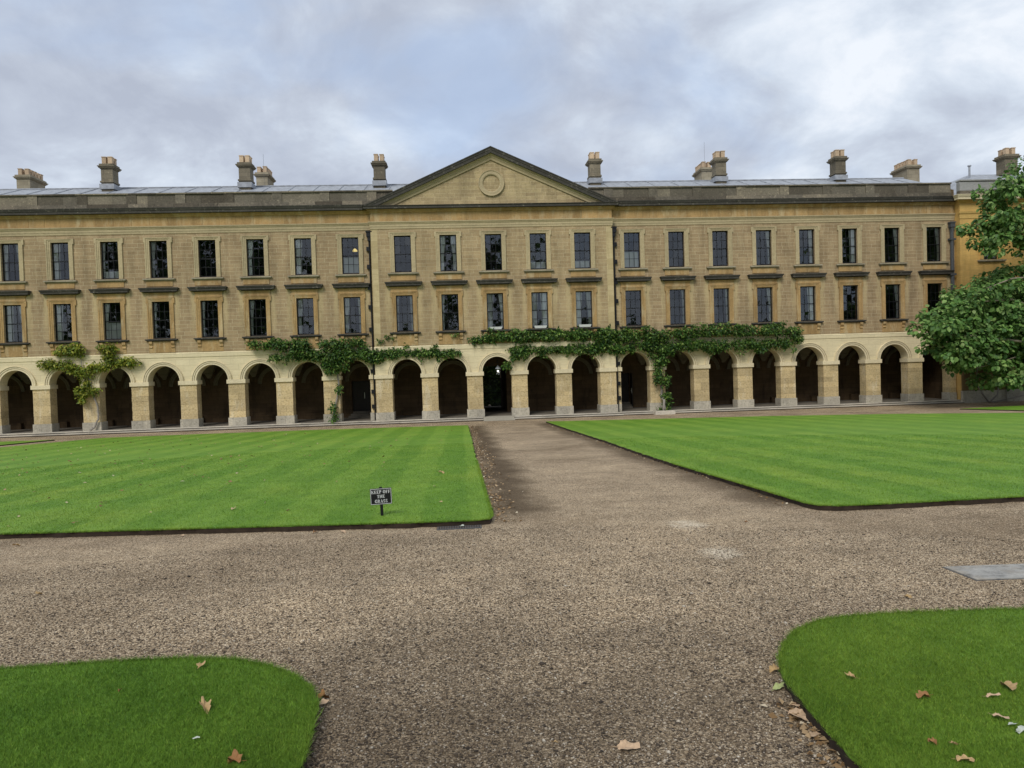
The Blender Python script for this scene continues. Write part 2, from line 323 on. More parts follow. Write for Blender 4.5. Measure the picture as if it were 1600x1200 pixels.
def grass_mat(name, ca, cb_, stripes, island):
    m, t, b = mat_base(name, .6, .25); g = N(t, 'ShaderNodeNewGeometry'); p = g.outputs['Position']
    if stripes:
        s = N(t, 'ShaderNodeSeparateXYZ'); t.links.new(p, s.inputs[0])
        w = mathn(t, 'SINE', mathn(t, 'ADD', mathn(t, 'MULTIPLY', s.outputs[0], 2*math.pi/1.44), mathn(t, 'MULTIPLY', noise(t, p, .30, 3, .5), 1.6)))
        f = ramp(t, mathn(t, 'ADD', mathn(t, 'MULTIPLY', w, .5), .5), [(.40, (0, 0, 0)), (.60, (1, 1, 1))])
        f = mathn(t, 'MULTIPLY', f, ramp(t, noise(t, p, .22, 3, .5), [(.3, (.40,)*3), (.7, (.95,)*3)]))
        c = mixc(t, f, ca, cb_)
    else:
        c = mixc(t, ramp(t, noise(t, p, .9, 5, .6), [(.3, (0, 0, 0)), (.7, (1, 1, 1))]), ca, cb_)
    c = mixc(t, 1, c, ramp(t, noise(t, scalev(t, p, (1, .6, 1)), 2.6, 7, .7), [(.3, (.76, .82, .7)), (.7, (1.24, 1.16, 1.3))]), 'MULTIPLY')
    c = mixc(t, 1, c, ramp(t, noise(t, p, .45, 4, .6), [(.3, (.86, .92, .85)), (.5, (1, 1, 1)), (.72, (1.28, 1.08, 1.15))]), 'MULTIPLY')
    c = mixc(t, 1, c, ramp(t, noise(t, p, 38, 4, .7), [(.3, (.7,)*3), (.7, (1.25,)*3)]), 'MULTIPLY')
    if island:
        c = mixc(t, 1, c, ramp(t, g.outputs['Random Per Island'], [(0, (.72, .78, .7)), (.6, (1.05, 1.0, 1.0)), (.93, (1.35, 1.25, 1.3)), (1, (2.2, 1.5, 2.2))]), 'MULTIPLY')
    t.links.new(c, b.inputs['Base Color']); bumpn(t, b, noise(t, p, 55, 5, .7), .7, .02)
    return m
GB = ((.158, .290, .027), (.102, .230, .014)); GN = ((.160, .295, .028), (.086, .195, .014))
M['lawn'] = grass_mat('mown_lawn', *GB, True, False); M['lawnblade'] = grass_mat('mown_blades', *GB, True, True)
M['turf'] = grass_mat('thick_turf', *GN, False, False); M['turfblade'] = grass_mat('thick_blades', *GN, False, True)
M['soil'] = plain('cut_soil', (.035, .024, .016), .95, .35, 14, bump=.5)
M['bark'] = plain('grey_bark', (.24, .20, .15), .9, .3, 18, bump=.6)
M['vinebark'] = plain('vine_bark', (.26, .235, .20), .9, .25, 22, bump=.5)
M['leaf_tree'] = leafmat('broad_leaves', [(0, (.045, .11, .024)), (.45, (.10, .205, .042)), (.8, (.18, .30, .075)), (1, (.29, .39, .13))], .5, .3, .35)
M['leaf_vine'] = leafmat('wisteria_leaves', [(0, (.014, .045, .008)), (.45, (.040, .10, .014)), (.8, (.10, .19, .028)), (1, (.24, .32, .07))], .5)
M['leaf_yellow'] = leafmat('yellowing_leaves', [(0, (.07, .12, .012)), (.4, (.16, .22, .022)), (.8, (.29, .31, .035)), (1, (.45, .42, .06))], .5)
M['leaf_bush'] = leafmat('bush_leaves', [(0, (.02, .06, .014)), (.6, (.05, .12, .03)), (1, (.13, .24, .07))], .5)
def dead_mat(name, c): return plain(name, c, .7, .3, 40, bump=.2)
M['tan'] = dead_mat('dry_tan_leaf', (.40, .27, .125)); M['brown'] = dead_mat('dry_brown_leaf', (.27, .135, .05))
M['pink'] = dead_mat('dry_pale_leaf', (.46, .32, .20)); M['greenish'] = dead_mat('dry_greenish_leaf', (.36, .40, .16)); M['silver'] = dead_mat('silvery_leaf_back', (.42, .45, .38))
M['litter'] = leafmat('leaf_litter_bits', [(0, (.10, .055, .02)), (.4, (.26, .16, .07)), (.8, (.45, .32, .18)), (1, (.62, .55, .40))], .8, .1, .2)

# ------------------------------------------------------------------ ground
g = MB(); ys = [-400, -70, -4.2, 400]
for a, b_ in zip(ys[:-1], ys[1:]): g.quad((-400, a, gz(a)), (400, a, gz(a)), (400, b_, gz(b_)), (-400, b_, gz(b_)))
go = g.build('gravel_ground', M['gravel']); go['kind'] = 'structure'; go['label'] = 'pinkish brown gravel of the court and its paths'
LAWN_L = [(-2.06, -5.6), (-7, -4.7), (-12.9, -4.3), (-18.4, -4.3), (-22.9, -4.6), (-24.3, -11.5), (-25.6, -20), (-27, -35.3), (-16, -36.25), (-8.95, -36.88), (-5.3, -37.27), (-3.2, -37.5), (-2.3, -37.56), (-2.08, -37.48), (-2.04, -37.2), (-2.05, -34.4), (-2.07, -28.5), (-2.05, -18)]
LAWN_R = [(2.62, -4.3), (2.5, -14), (2.46, -23.4), (2.36, -28.3), (2.34, -31.2), (2.38, -33.3), (2.44, -36.1), (2.45, -37.3), (2.52, -37.6), (2.75, -37.72), (3.3, -37.74), (4.1, -37.72), (5.5, -37.66), (14, -37.6), (45, -37.4), (45, -28), (30, -19), (24.3, -14.9), (20.3, -11.1), (14.7, -8.1), (7.9, -6.0)]
TURF_L = [(-9, -42.5), (-5.52, -42.37), (-5.12, -42.36), (-4.71, -42.35), (-4.28, -42.38), (-3.97, -42.45), (-3.72, -42.6), (-3.51, -42.8), (-3.37, -43.01), (-3.29, -43.24), (-3.26, -43.49), (-3.24, -43.75), (-3.23, -43.98), (-3.22, -47), (-9, -47)]
TURF_R = [(7, -42.6), (1.64, -42.36), (1.19, -42.31), (.72, -42.28), (.37, -42.29), (.09, -42.35), (-.16, -42.52), (-.35, -42.75), (-.5, -43.01), (-.6, -43.3), (-.65, -43.68), (-.69, -44.06), (-.70, -44.3), (-.72, -47), (7, -47)]
STRIP_L = [(-60, -4.35), (-25.7, -4.35), (-26.1, -8.7), (-27.2, -20), (-28.6, -36), (-60, -36)]
STRIP_R = [(26.6, -7.3), (31.5, -6.1), (60, -5.6), (60, -22), (36, -18.5), (26.6, -12.3)]
def lawn(name, poly, h, mat, label, parentmat):
    poly = list(poly)
    area = sum(poly[i][0]*poly[(i+1) % len(poly)][1]-poly[(i+1) % len(poly)][0]*poly[i][1] for i in range(len(poly)))
    if area < 0: poly.reverse()
    fine = []
    for i in range(len(poly)):
        (x0, y0), (x1, y1) = poly[i], poly[(i+1) % len(poly)]; L = math.hypot(x1-x0, y1-y0)
        near = max(y0, y1) < -4 and min(abs(x0), abs(x1)) < 10
        k = max(1, int(L/(.07 if max(y0, y1) < -42 else .16))) if near and L < 40 else 1
        for j in range(k):
            a = j/k; w = 0 if j == 0 and k == 1 else (.008 if max(y0, y1) < -42 else .02)
            fine.append((x0+(x1-x0)*a+random.gauss(0, w), min(y0+(y1-y0)*a+random.gauss(0, w), -4.25)))
    poly = fine; m = MB(); n = len(poly)
    m.quad(*[(x, y, gz(y)+h) for x, y in poly])
    o = m.build(name, mat); o['kind'] = 'structure'; o['label'] = label
    e = MB()
    for i in range(n):
        (x0, y0), (x1, y1) = poly[i], poly[(i+1) % n]
        e.quad((x0, y0, gz(y0)-.02), (x1, y1, gz(y1)-.02), (x1, y1, gz(y1)+h-.004), (x0, y0, gz(y0)+h-.004))
    e.build('soil_edge', parentmat, o); return o
HL = .07
lawn('lawn', LAWN_L, HL, M['lawn'], 'striped bright lawn left of the central path, behind the sign', M['soil'])
lawn('lawn', LAWN_R, HL, M['lawn'], 'striped bright lawn right of the central path', M['soil'])
lawn('lawn', TURF_L, HL, M['turf'], 'dark green rounded turf corner in the left foreground', M['soil'])
lawn('lawn', TURF_R, HL, M['turf'], 'dark green rounded turf corner in the right foreground', M['soil'])
lawn('lawn', STRIP_L, .055, M['lawn'], 'sliver of far grass at the left beyond the side path', M['soil'])
lawn('lawn', STRIP_R, .055, M['lawn'], 'shaded strip of grass under the tree on the right', M['soil'])

# ------------------------------------------------------------------ main building
BL = empty('college_building'); tag(BL, 'long classical stone building with round-arched arcade and central pediment', 'building')
WX = 9.239; CB = 2.93; DC = -.30; HW = .542
LEFT = [-(WX+3*i) for i in range(9)]; CEN = [CB*i for i in range(-2, 3)]; RIGHT = [WX+3*i for i in range(8)]
XL, XR, CE = -36.6, 31.72, 7.87
UB, LB, WH = 9.526, 5.684, 2.362
ZS = 2.96; ZSTR0, ZSTR1 = 4.47, 4.77
def wall_open(m, x0, x1, z0, z1, y, rects, depth=.34):
    xs = sorted({x0, x1, *[r[0] for r in rects], *[r[1] for r in rects]}); zs = sorted({z0, z1, *[r[2] for r in rects], *[r[3] for r in rects]})
    for a, b_ in zip(xs[:-1], xs[1:]):
        for c, d in zip(zs[:-1], zs[1:]):
            if any(r[0]-1e-6 <= a and b_ <= r[1]+1e-6 and r[2]-1e-6 <= c and d <= r[3]+1e-6 for r in rects): continue
            m.quad((a, y, c), (b_, y, c), (b_, y, d), (a, y, d))
    for (a, b_, c, d) in rects:
        Y = y+depth
        m.quad((a, y, c), (a, y, d), (a, Y, d), (a, Y, c)); m.quad((b_, y, d), (b_, y, c), (b_, Y, c), (b_, Y, d))
        m.quad((a, y, c), (a, Y, c), (b_, Y, c), (b_, y, c)); m.quad((a, y, d), (b_, y, d), (b_, Y, d), (a, Y, d))
def orects(cs): return [(c-HW, c+HW, z, z+WH) for c in cs for z in (LB, UB)]
def section(cs, x0, x1, y, mt='wall'):
    m = MB(); wall_open(m, x0, x1, ZSTR1, 12.32, y, orects(cs)); return m.build('upper_wall', M[mt], BL)
section(LEFT, XL, -CE, 0); section(RIGHT, CE, XR, 0); section(CEN, -CE+.42, CE-.42, DC, 'wallc')
# smooth corner strips of the pavilion (with the short returns to the wings)
for s in (-1, 1):
    m = MB(); a, b_ = sorted((s*CE, s*(CE-.42)))
    m.quad((a, DC, ZSTR1), (b_, DC, ZSTR1), (b_, DC, 12.32), (a, DC, 12.32))
    m.quad((s*CE, DC, 0), (s*CE, .2, 0), (s*CE, .2, 13.6), (s*CE, DC, 13.6))
    m.build('corner_strip', M['quoin'], BL)
# arcade spandrels, arches and soffits
def arcade(cs, x0, x1, y, rad, pitch, depth=.78):
    m = MB(); n = 28; edges = [x0]
    for c in cs:
        if c-rad > edges[-1]: m.quad((edges[-1], y, ZS), (c-rad, y, ZS), (c-rad, y, ZSTR0), (edges[-1], y, ZSTR0))
        pts = [(c-rad*math.cos(math.pi*k/n), ZS+rad*math.sin(math.pi*k/n)) for k in range(n+1)]
        for (xa, za), (xb, zb) in zip(pts[:-1], pts[1:]):
            m.quad((xa, y, za), (xb, y, zb), (xb, y, ZSTR0), (xa, y, ZSTR0))
            m.quad((xa, y, za), (xa, y+depth, za), (xb, y+depth, zb), (xb, y, zb))
            m.quad((xa, y+depth, za), (xa, y+depth, ZSTR0), (xb, y+depth, ZSTR0), (xb, y+depth, zb))
        edges.append(c+rad)
    m.quad((edges[-1], y, ZS), (x1, y, ZS), (x1, y, ZSTR0), (edges[-1], y, ZSTR0))
    return m.build('arcade_wall', M['cream'], BL)
RW, RC = .985, .955
arcade(sorted(LEFT), XL, -CE, 0, RW, 3); arcade(CEN, -CE, CE, DC, RC, CB); arcade(RIGHT, CE, XR, 0, RW, 3)
def archivolt_mesh(rad):
    m = MB(); n = 32
    prof = [(rad, .02), (rad, -.045), (rad+.095, -.045), (rad+.10, -.01), (rad+.12, -.01), (rad+.125, -.075), (rad+.20, -.075), (rad+.205, -.04), (rad+.22, -.04), (rad+.225, -.11), (rad+.255, -.11), (rad+.255, 0)]
    for (r0, y0), (r1, y1) in zip(prof[:-1], prof[1:]):
        for k in range(n):
            a, b_ = math.pi*k/n, math.pi*(k+1)/n
            m.quad((-r0*math.cos(a), y0, r0*math.sin(a)), (-r0*math.cos(b_), y0, r0*math.sin(b_)), (-r1*math.cos(b_), y1, r1*math.sin(b_)), (-r1*math.cos(a), y1, r1*math.sin(a)))
    return m.mesh('archivolt', M['creamtrim'])
AVW, AVC = archivolt_mesh(RW), archivolt_mesh(RC)
for c in LEFT+RIGHT: inst('archivolt', AVW, BL, (c, 0, ZS))
for c in CEN: inst('archivolt', AVC, BL, (c, DC, ZS))
# string course above the arcade
prof = [(0, ZSTR0), (.035, ZSTR0+.004), (.035, ZSTR1-.05), (.0, ZSTR1)]
for a, b_, y in ((XL, -CE, 0), (-CE, CE, DC), (CE, XR, 0)):
    MB().mitre(prof, a, b_, y, y != 0, y != 0).build('string_course', M['cream'], BL)
# piers: plinth, coursed stones, impost
UNIT = MB().box(-.5, .5, -.5, .5, -.5, .5)
STONE = UNIT.mesh('pier_stone', M['pier']); PLB = UNIT.mesh('plinth_block', M['plinth']); IMP = UNIT.mesh('impost_block', M['creamtrim'])
def put(name, mesh, parent, x0, x1, y0, y1, z0, z1):
    return inst(name, mesh, parent, ((x0+x1)/2, (y0+y1)/2, (z0+z1)/2), (0, 0, 0), (x1-x0, y1-y0, z1-z0))
def pier(x0, x1, y, dep=.78):
    p = MB().box(x0+.015, x1-.015, y+.02, y+dep-.01, 0, ZS-.01).build('pier', M['joint'], BL)
    z = .51; top = ZS-.26; hs = []
    while z < top-.2:
        h = random.uniform(.26, .5); h = top-z if top-z-h < .2 else h; hs.append((z, h)); z += h
    for z0, h in hs:
        j = random.uniform(-.006, .006)
        if random.random() < .3 and x1-x0 > .8:
            k = x0+(x1-x0)*random.uniform(.38, .62)
            put('stone', STONE, p, x0, k-.004, y+j, y+dep, z0+.004, z0+h-.004); put('stone', STONE, p, k+.004, x1, y-j, y+dep, z0+.004, z0+h-.004)
        else: put('stone', STONE, p, x0+j, x1+j, y+j, y+dep, z0+.004, z0+h-.004)
    k = x0+(x1-x0)*random.uniform(.35, .65) if x1-x0 > .8 else None
    if k:
        put('plinth_stone', PLB, p, x0-.06, k-.003, y-.06, y+dep+.02, 0, .51); put('plinth_stone', PLB, p, k+.003, x1+.06, y-.055, y+dep+.02, 0, .512)
    else: put('plinth_stone', PLB, p, x0-.05, x1+.0, y-.06, y+dep+.02, 0, .51)
    put('impost', IMP, p, x0-.075, x1+.075, y-.09, y+dep+.03, ZS-.26, ZS)
    return p
for i in range(8): a = LEFT[i+1]+RW; b_ = LEFT[i]-RW; pier(a, b_, .0)
pier(LEFT[8]-RW-1.0, LEFT[8]-RW, 0)
for i in range(7): pier(RIGHT[i]+RW, RIGHT[i+1]-RW, .0)
pier(RIGHT[7]+RW, XR-.05, 0)
for i in range(4): pier(CEN[i]+RC, CEN[i+1]-RC, DC)
pier(-CE, CEN[0]-RC, DC, 1.08); pier(CEN[4]+RC, CE, DC, 1.08)
pier(LEFT[0]+RW, -CE-.01, .0); pier(CE+.01, RIGHT[0]-RW, .0)

# ---- windows
def frame_mesh():
    m = MB(); y0, y1 = .15, .21; b_ = .05
    m.box(-HW, -HW+b_, y0, y1, 0, WH).box(HW-b_, HW, y0, y1, 0, WH).box(-HW+b_, HW-b_, y0, y1, 0, .085).box(-HW+b_, HW-b_, y0, y1, WH-b_, WH)
    m.box(-HW+b_, HW-b_, y0-.012, y1-.01, WH/2-.024, WH/2+.024)
    iw = (2*HW-2*b_)/3
    for k in (1, 2): m.box(-HW+b_+iw*k-.013, -HW+b_+iw*k+.013, y0+.012, y1-.015, .085, WH-b_)
    for z in (.085+(WH/2-.085)/2, WH/2+(WH/2-b_)/2): m.box(-HW+b_, HW-b_, y0+.014, y1-.013, z-.012, z+.012)
    return m.mesh('sash_frame', M['black'])
FRAME = frame_mesh()
def surround_mesh(mat, ear):
    m = MB(); w = HW; W = HW+.27; T = WH+.21
    def band(i, o, y, t0, t1):      # inverted-U band between inner offset i and outer offset o
        m.box(-w-o, -w-i, -y, .0, 0, WH+o*t1); m.box(w+i, w+o, -y, 0, 0, WH+o*t1); m.box(-w-i, w+i, -y, 0, WH+i*t0, WH+o*t1)
    band(0, .10, .035, .8, .8); band(.10, .20, .055, .8, .8); band(.20, .27, .085, .8, .8)
    for s in (-1, 1):
        a, b_ = sorted((s*(w+.27), s*(w+.34))); m.box(a, b_, -.083, 0, WH-.12, WH+.216)
    return m.mesh('surround', mat)
SUR_U, SUR_L = surround_mesh(M['pale'], 1), surround_mesh(M['ochre'], 1)
SILL_U = MB().mitre([(0, -.19), (.06, -.185), (.10, -.14), (.17, -.12), (.17, -.035), (.0, -.012)], -.82, .82).mesh('sill', M['chimpale'])
SILL_L = MB().mitre([(0, -.175), (.08, -.17), (.12, -.12), (.19, -.10), (.19, -.03), (.0, -.01)], -.80, .80).mesh('sill', M['dark'])
APR_U = MB().box(-.82, .82, -.045, 0, -.53, -.193).mesh('apron', M['ochre'])
APR_L = MB().box(-.80, .80, -.03, 0, -.89, -.18).mesh('apron', M['ochre'])
HOOD = MB().mitre([(0, 2.90), (.10, 2.905), (.15, 2.955), (.29, 2.965), (.29, 3.06), (.32, 3.085), (.36, 3.17), (.36, 3.20), (.0, 3.25)], -.84, .84).mesh('hood', M['dark'])
FRZ = MB().mitre([(0, 2.585), (.10, 2.59), (.07, 2.62), (.055, 2.68), (.05, 2.75), (.06, 2.83), (.10, 2.896), (.0, 2.898)], -.78, .78).mesh('hood_frieze', M['ochre'])
def console_mesh():
    m = MB(); pr = [(0, -.60), (.05, -.60), (.09, -.56), (.07, -.50), (.05, -.45), (.08, -.38), (.14, -.33), (.15, -.26), (.15, -.178), (0, -.178)]
    for x in (-.1, .1):
        m.quad(*[(x, -p, z) for p, z in (pr if x > 0 else pr[::-1])])
    for (p0, z0), (p1, z1) in zip(pr[:-1], pr[1:]): m.quad((-.1, -p0, z0), (.1, -p0, z0), (.1, -p1, z1), (-.1, -p1, z1))
    return m.mesh('console', M['ochre'])
CONS = console_mesh()
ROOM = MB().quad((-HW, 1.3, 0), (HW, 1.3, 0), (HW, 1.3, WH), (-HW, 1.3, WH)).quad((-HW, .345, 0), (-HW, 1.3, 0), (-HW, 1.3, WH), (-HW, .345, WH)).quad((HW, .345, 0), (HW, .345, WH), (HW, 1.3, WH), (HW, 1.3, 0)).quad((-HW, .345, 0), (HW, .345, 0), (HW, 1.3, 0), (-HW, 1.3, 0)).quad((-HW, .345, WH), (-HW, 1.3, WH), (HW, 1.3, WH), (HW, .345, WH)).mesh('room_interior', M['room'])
IW = (2*HW-.1)/3; PH0 = (WH/2-.085)/2; PH1 = (WH/2-.05)/2
PCELLS = [(-HW+.05+IW*(k+.5), z+h/2, h) for (z, h) in ((.085, PH0), (.085+PH0, PH0), (WH/2, PH1), (WH/2+PH1, PH1)) for k in range(3)]
PANE = {h: MB().quad((-IW/2, 0, -h/2), (IW/2, 0, -h/2), (IW/2, 0, h/2), (-IW/2, 0, h/2)).mesh('pane', M['glass']) for h in (PH0, PH1)}
def curtain_mesh(w0, w1, h, seed):
    m = MB(); n = 14; r = random.Random(seed)
    ph = [r.uniform(0, 6) for _ in range(3)]
    def row(z, w): return [(w*k/n, .02*math.sin(k*1.9+ph[0])+.012*math.sin(k*3.1+ph[1]), z) for k in range(n+1)]
    rows = [row(h*(1-j/5), w0+(w1-w0)*[0, .25, .7, 1, .95, .9][j]) for j in range(6)]
    for a, b_ in zip(rows[:-1], rows[1:]):
        for k in range(n): m.quad(b_[k], b_[k+1], a[k+1], a[k])
    return m.mesh('curtain', M['curtain'], True)
CUR = [curtain_mesh(.36, .20, WH-.05, 1), curtain_mesh(.26, .13, WH-.05, 2), curtain_mesh(.42, .36, WH-.05, 3), curtain_mesh(.16, .10, WH-.05, 4)]
BLIND = MB().quad((-.48, 0, .06), (.48, 0, .06), (.48, 0, .52), (-.48, 0, .52)).mesh('blind', M['white'])
BLIND2 = MB().quad((-.48, 0, .06), (.48, 0, .06), (.48, 0, 1.12), (-.48, 0, 1.12)).mesh('blind', M['curtain'])
restV = []; npan = 0
def window(cx, y, upper, style, ind):
    global npan
    w = inst('window', FRAME, BL, (cx, y, UB if upper else LB))
    inst('surround', SUR_U if upper else SUR_L, w); inst('sill', SILL_U if upper else SILL_L, w); inst('apron', APR_U if upper else APR_L, w)
    if not upper:
        inst('hood', HOOD, w); inst('hood_frieze', FRZ, w)
        for s in (-1, 1): inst('console', CONS, w, (s*.68, 0, 0))
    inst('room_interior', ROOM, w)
    for px, pz, h in PCELLS:
        rx, rz = random.gauss(0, .009), random.gauss(0, .009)
        if ind: inst('pane', PANE[h], w, (px, .18, pz), (rx, 0, rz))
        else:
            for sx, sz in ((-1, -1), (1, -1), (1, 1), (-1, 1)): restV.append((cx+px+sx*IW/2, y+.18+sx*IW/2*rz-sz*h/2*rx, (UB if upper else LB)+pz+sz*h/2))
    for ch in style:
        if ch in 'abcd': inst('curtain', CUR['abcd'.index(ch)], w, (-HW+.04, .245, 0))
        elif ch in 'ABCD': inst('curtain', CUR['ABCD'.index(ch)], w, (HW-.04, .245, 0), (0, 0, 0), (-1, 1, 1))
        elif ch == 'w': inst('blind', BLIND, w, (0, .28, 0))
        elif ch == 'n': inst('blind', BLIND2, w, (0, .33, 0))
        elif ch == 'y':
            l = MB().lathe([(.02, 0), (.16, .02), (.15, .10), (.05, .2)], 12).mesh('lamp_shade', M['lampyellow']); inst('lamp_shade', l, w, (.2, .75, 1.55))
    return w
SU = {'L': ['ny', 'c', 'a', '', 'b', 'dw', 'c', 'aB', 'a'], 'C': ['', 'aA', '', 'w', 'w'], 'R': ['n', '', '', 'B', 'A', 'C', 'B', 'B']}
SLO = {'L': ['aD', 'a', 'b', 'd', 'd', 'bn', 'c', 'cB', 'a'], 'C': ['dD', 'd', 'cB', 'cC', 'cA'], 'R': ['', 'D', 'D', 'B', 'C', 'd', 'B', '']}
for i, c in enumerate(LEFT): window(c, 0, True, SU['L'][i], i < 8); window(c, 0, False, SLO['L'][i], i < 8)
for i, c in enumerate(CEN): window(c, DC, True, SU['C'][i], i < 4); window(c, DC, False, SLO['C'][i], True)
for i, c in enumerate(RIGHT): window(c, 0, True, SU['R'][i], False); window(c, 0, False, SLO['R'][i], False)
m = MB(); m.v = restV; m.f = [tuple(range(k, k+4)) for k in range(0, len(restV), 4)]
o = m.build('window_glass', M['glass'], BL); o['kind'] = 'stuff'

# ---- entablature
def entab(x0, x1, y, ea, eb, frieze_n):
    MB().mitre([(0, 12.32), (.03, 12.325), (.03, 12.46), (.05, 12.465), (.05, 12.62), (.075, 12.63), (.10, 12.70), (.13, 12.73), (.13, 12.79), (.0, 12.80)], x0, x1, y, ea, eb).build('architrave', M['pale'], BL)
    FB = UNIT.mesh('frieze_block', M['ochre']) if not hasattr(entab, 'fb') else entab.fb; entab.fb = FB
    L = (x1-x0)/frieze_n; x = x0
    bk = MB(); bk.quad((x0, y+.02, 12.79), (x1, y+.02, 12.79), (x1, y+.02, 13.4), (x0, y+.02, 13.4)); fr = bk.build('frieze', M['joint'], BL)
    cuts = [x0]+[x0+L*(k+random.uniform(-.15, .15)) for k in range(1, frieze_n)]+[x1]
    for a, b_ in zip(cuts[:-1], cuts[1:]): put('frieze_block', FB, fr, a+.006, b_-.006, y-.004+random.uniform(-.004, .004), y+.15, 12.80, 13.375)
    MB().mitre([(0, 13.36), (.05, 13.365), (.09, 13.42), (.14, 13.45), (.14, 13.50), (.20, 13.545)], x0, x1, y, ea, eb).build('bed_moulding', M['ochre'], BL)
CORN = [(.0, 13.54), (.18, 13.545), (.20, 13.56), (.38, 13.565), (.38, 13.70), (.41, 13.72), (.44, 13.80), (.47, 13.86), (.47, 13.89), (.0, 13.95)]
entab(XL, -CE, 0, False, False, 27); entab(CE, XR, 0, False, False, 23); entab(-CE, CE, DC, True, True, 15)
MB().mitre(CORN, XL, -CE-.45, 0, False, False).build('cornice', M['dark'], BL); MB().mitre(CORN, CE+.45, XR-.05, 0, False, False).build('cornice', M['dark'], BL)
# ---- pediment
PED = MB()
hc = [(.0, 13.54), (.18, 13.545), (.20, 13.56), (.38, 13.565), (.38, 13.70), (.43, 13.73), (.43, 13.76), (.0, 13.80)]
MB().mitre(hc, -CE, CE, DC, True, True).build('pediment_base_cornice', M['dark'], BL)
SX, SZ, AZ = CE+.43, 13.735, 17.45      # outer corner and apex
sl_ = (AZ-SZ)/SX
def rake(offs, mat, name):
    """offs: (down, projection) points of the raking profile measured vertically below the outer slope"""
    for s in (-1, 1):
        m = MB()
        for (d0, p0), (d1, p1) in zip(offs[:-1], offs[1:]):
            # lower ends are cut level just above the base cornice
            def at(d, p, x): return (s*x, DC-p, AZ-d-sl_*x)
            e0 = min(SX, (AZ-d0-13.77)/sl_) if d0 > .02 else SX; e1 = min(SX, (AZ-d1-13.77)/sl_) if d1 > .02 else SX
            q = [at(d0, p0, 0), at(d0, p0, e0), at(d1, p1, e1), at(d1, p1, 0)]
            m.quad(*(q if s > 0 else q[::-1]))
        m.build(name, mat, BL)
rake([(-.03, -2.2), (0, .43), (.07, .43), (.10, .40), (.20, .385), (.22, .36), (.40, .35), (.40, .22)], M['dark'], 'raking_cornice')
rake([(.40, .22), (.46, .20), (.52, .14), (.58, .13), (.66, .08), (.78, .06), (.78, 0)], M['pale'], 'raking_moulding')
TZ = AZ-.70
m = MB(); hb = (TZ-13.75)/sl_; m.quad((-hb, DC+.02, 13.75), (hb, DC+.02, 13.75), (0, DC+.02, TZ)); m.build('tympanum', M['tymp'], BL)
m = MB(); nseg = 48
pr = [(.545, .02), (.545, -.05), (.60, -.075), (.76, -.075), (.80, -.11), (.835, -.11), (.835, .02)]
for (r0, y0), (r1, y1) in zip(pr[:-1], pr[1:]):
    for k in range(nseg):
        a, b_ = 2*math.pi*k/nseg, 2*math.pi*(k+1)/nseg
        m.quad((r0*math.cos(b_), DC+y0, 15.17+r0*math.sin(b_)), (r0*math.cos(a), DC+y0, 15.17+r0*math.sin(a)), (r1*math.cos(a), DC+y1, 15.17+r1*math.sin(a)), (r1*math.cos(b_), DC+y1, 15.17+r1*math.sin(b_)))
m.build('roundel', M['pale'], BL)
# ---- parapet: a plinth course, panels over windows, dies over piers, thin coping
PB = UNIT.mesh('parapet_block', M['parapet'])
for cs, x0, x1 in ((LEFT, XL, -6.4), (RIGHT, 6.4, XR-.2)):
    pp = MB().box(x0, x1, .03, .30, 13.93, 14.80).build('parapet', M['parapet'], BL)
    x = x0
    while x < x1-.2:
        w = min(random.uniform(1.0, 1.9), x1-x); put('base_stone', PB, pp, x+.004, x+w-.004, -.06, .26, 13.955, 14.21+random.uniform(-.004, .004)); x += w
    x = x0
    while x < x1-.2:
        w = min(random.uniform(1.2, 2.2), x1-x); put('coping_stone', PB, pp, x+.004, x+w-.004, -.09, .36, 14.80, 14.885+random.uniform(-.006, .006)); x += w
    for c in cs:
        a, b_ = c-1.19, c+1.19
        k = c+random.uniform(-.6, .6)
        put('panel', PB, pp, a+.004, k-.004, .0, .25, 14.215, 14.797); put('panel', PB, pp, k+.004, b_-.004, .003, .25, 14.215, 14.797)
        d0, d1 = (c+1.19, c+1.81) if cs is LEFT else (c-1.81, c-1.19)
        put('die', PB, pp, d0+.004, min(d1, x1)-.004, -.045, .25, 14.215, 14.797)
# ---- roof with lead rolls, gable roof behind the pediment
RY, RZ = 6.0, 16.72
rf = MB().quad((XL, .32, 14.52), (XR+.3, .32, 14.52), (XR+.3, RY, RZ), (XL, RY, RZ)).quad((XL, RY, RZ), (XR+.3, RY, RZ), (XR+.3, 12, 14.4), (XL, 12, 14.4)).build('roof', M['lead'], BL)
ROLL = MB().tube([(0, .32, 14.53), (0, RY, RZ+.02), (0, RY+.2, RZ+.0)], .032, 6).mesh('lead_roll', M['lead'])
x = XL+.4
while x < XR: inst('lead_roll', ROLL, rf, (x, 0, 0)); x += 1.72
inst('ridge_roll', MB().tube([(XL, RY, RZ+.03), (XR+.3, RY, RZ+.03)], .06, 6).mesh('ridge_roll', M['lead']), rf)
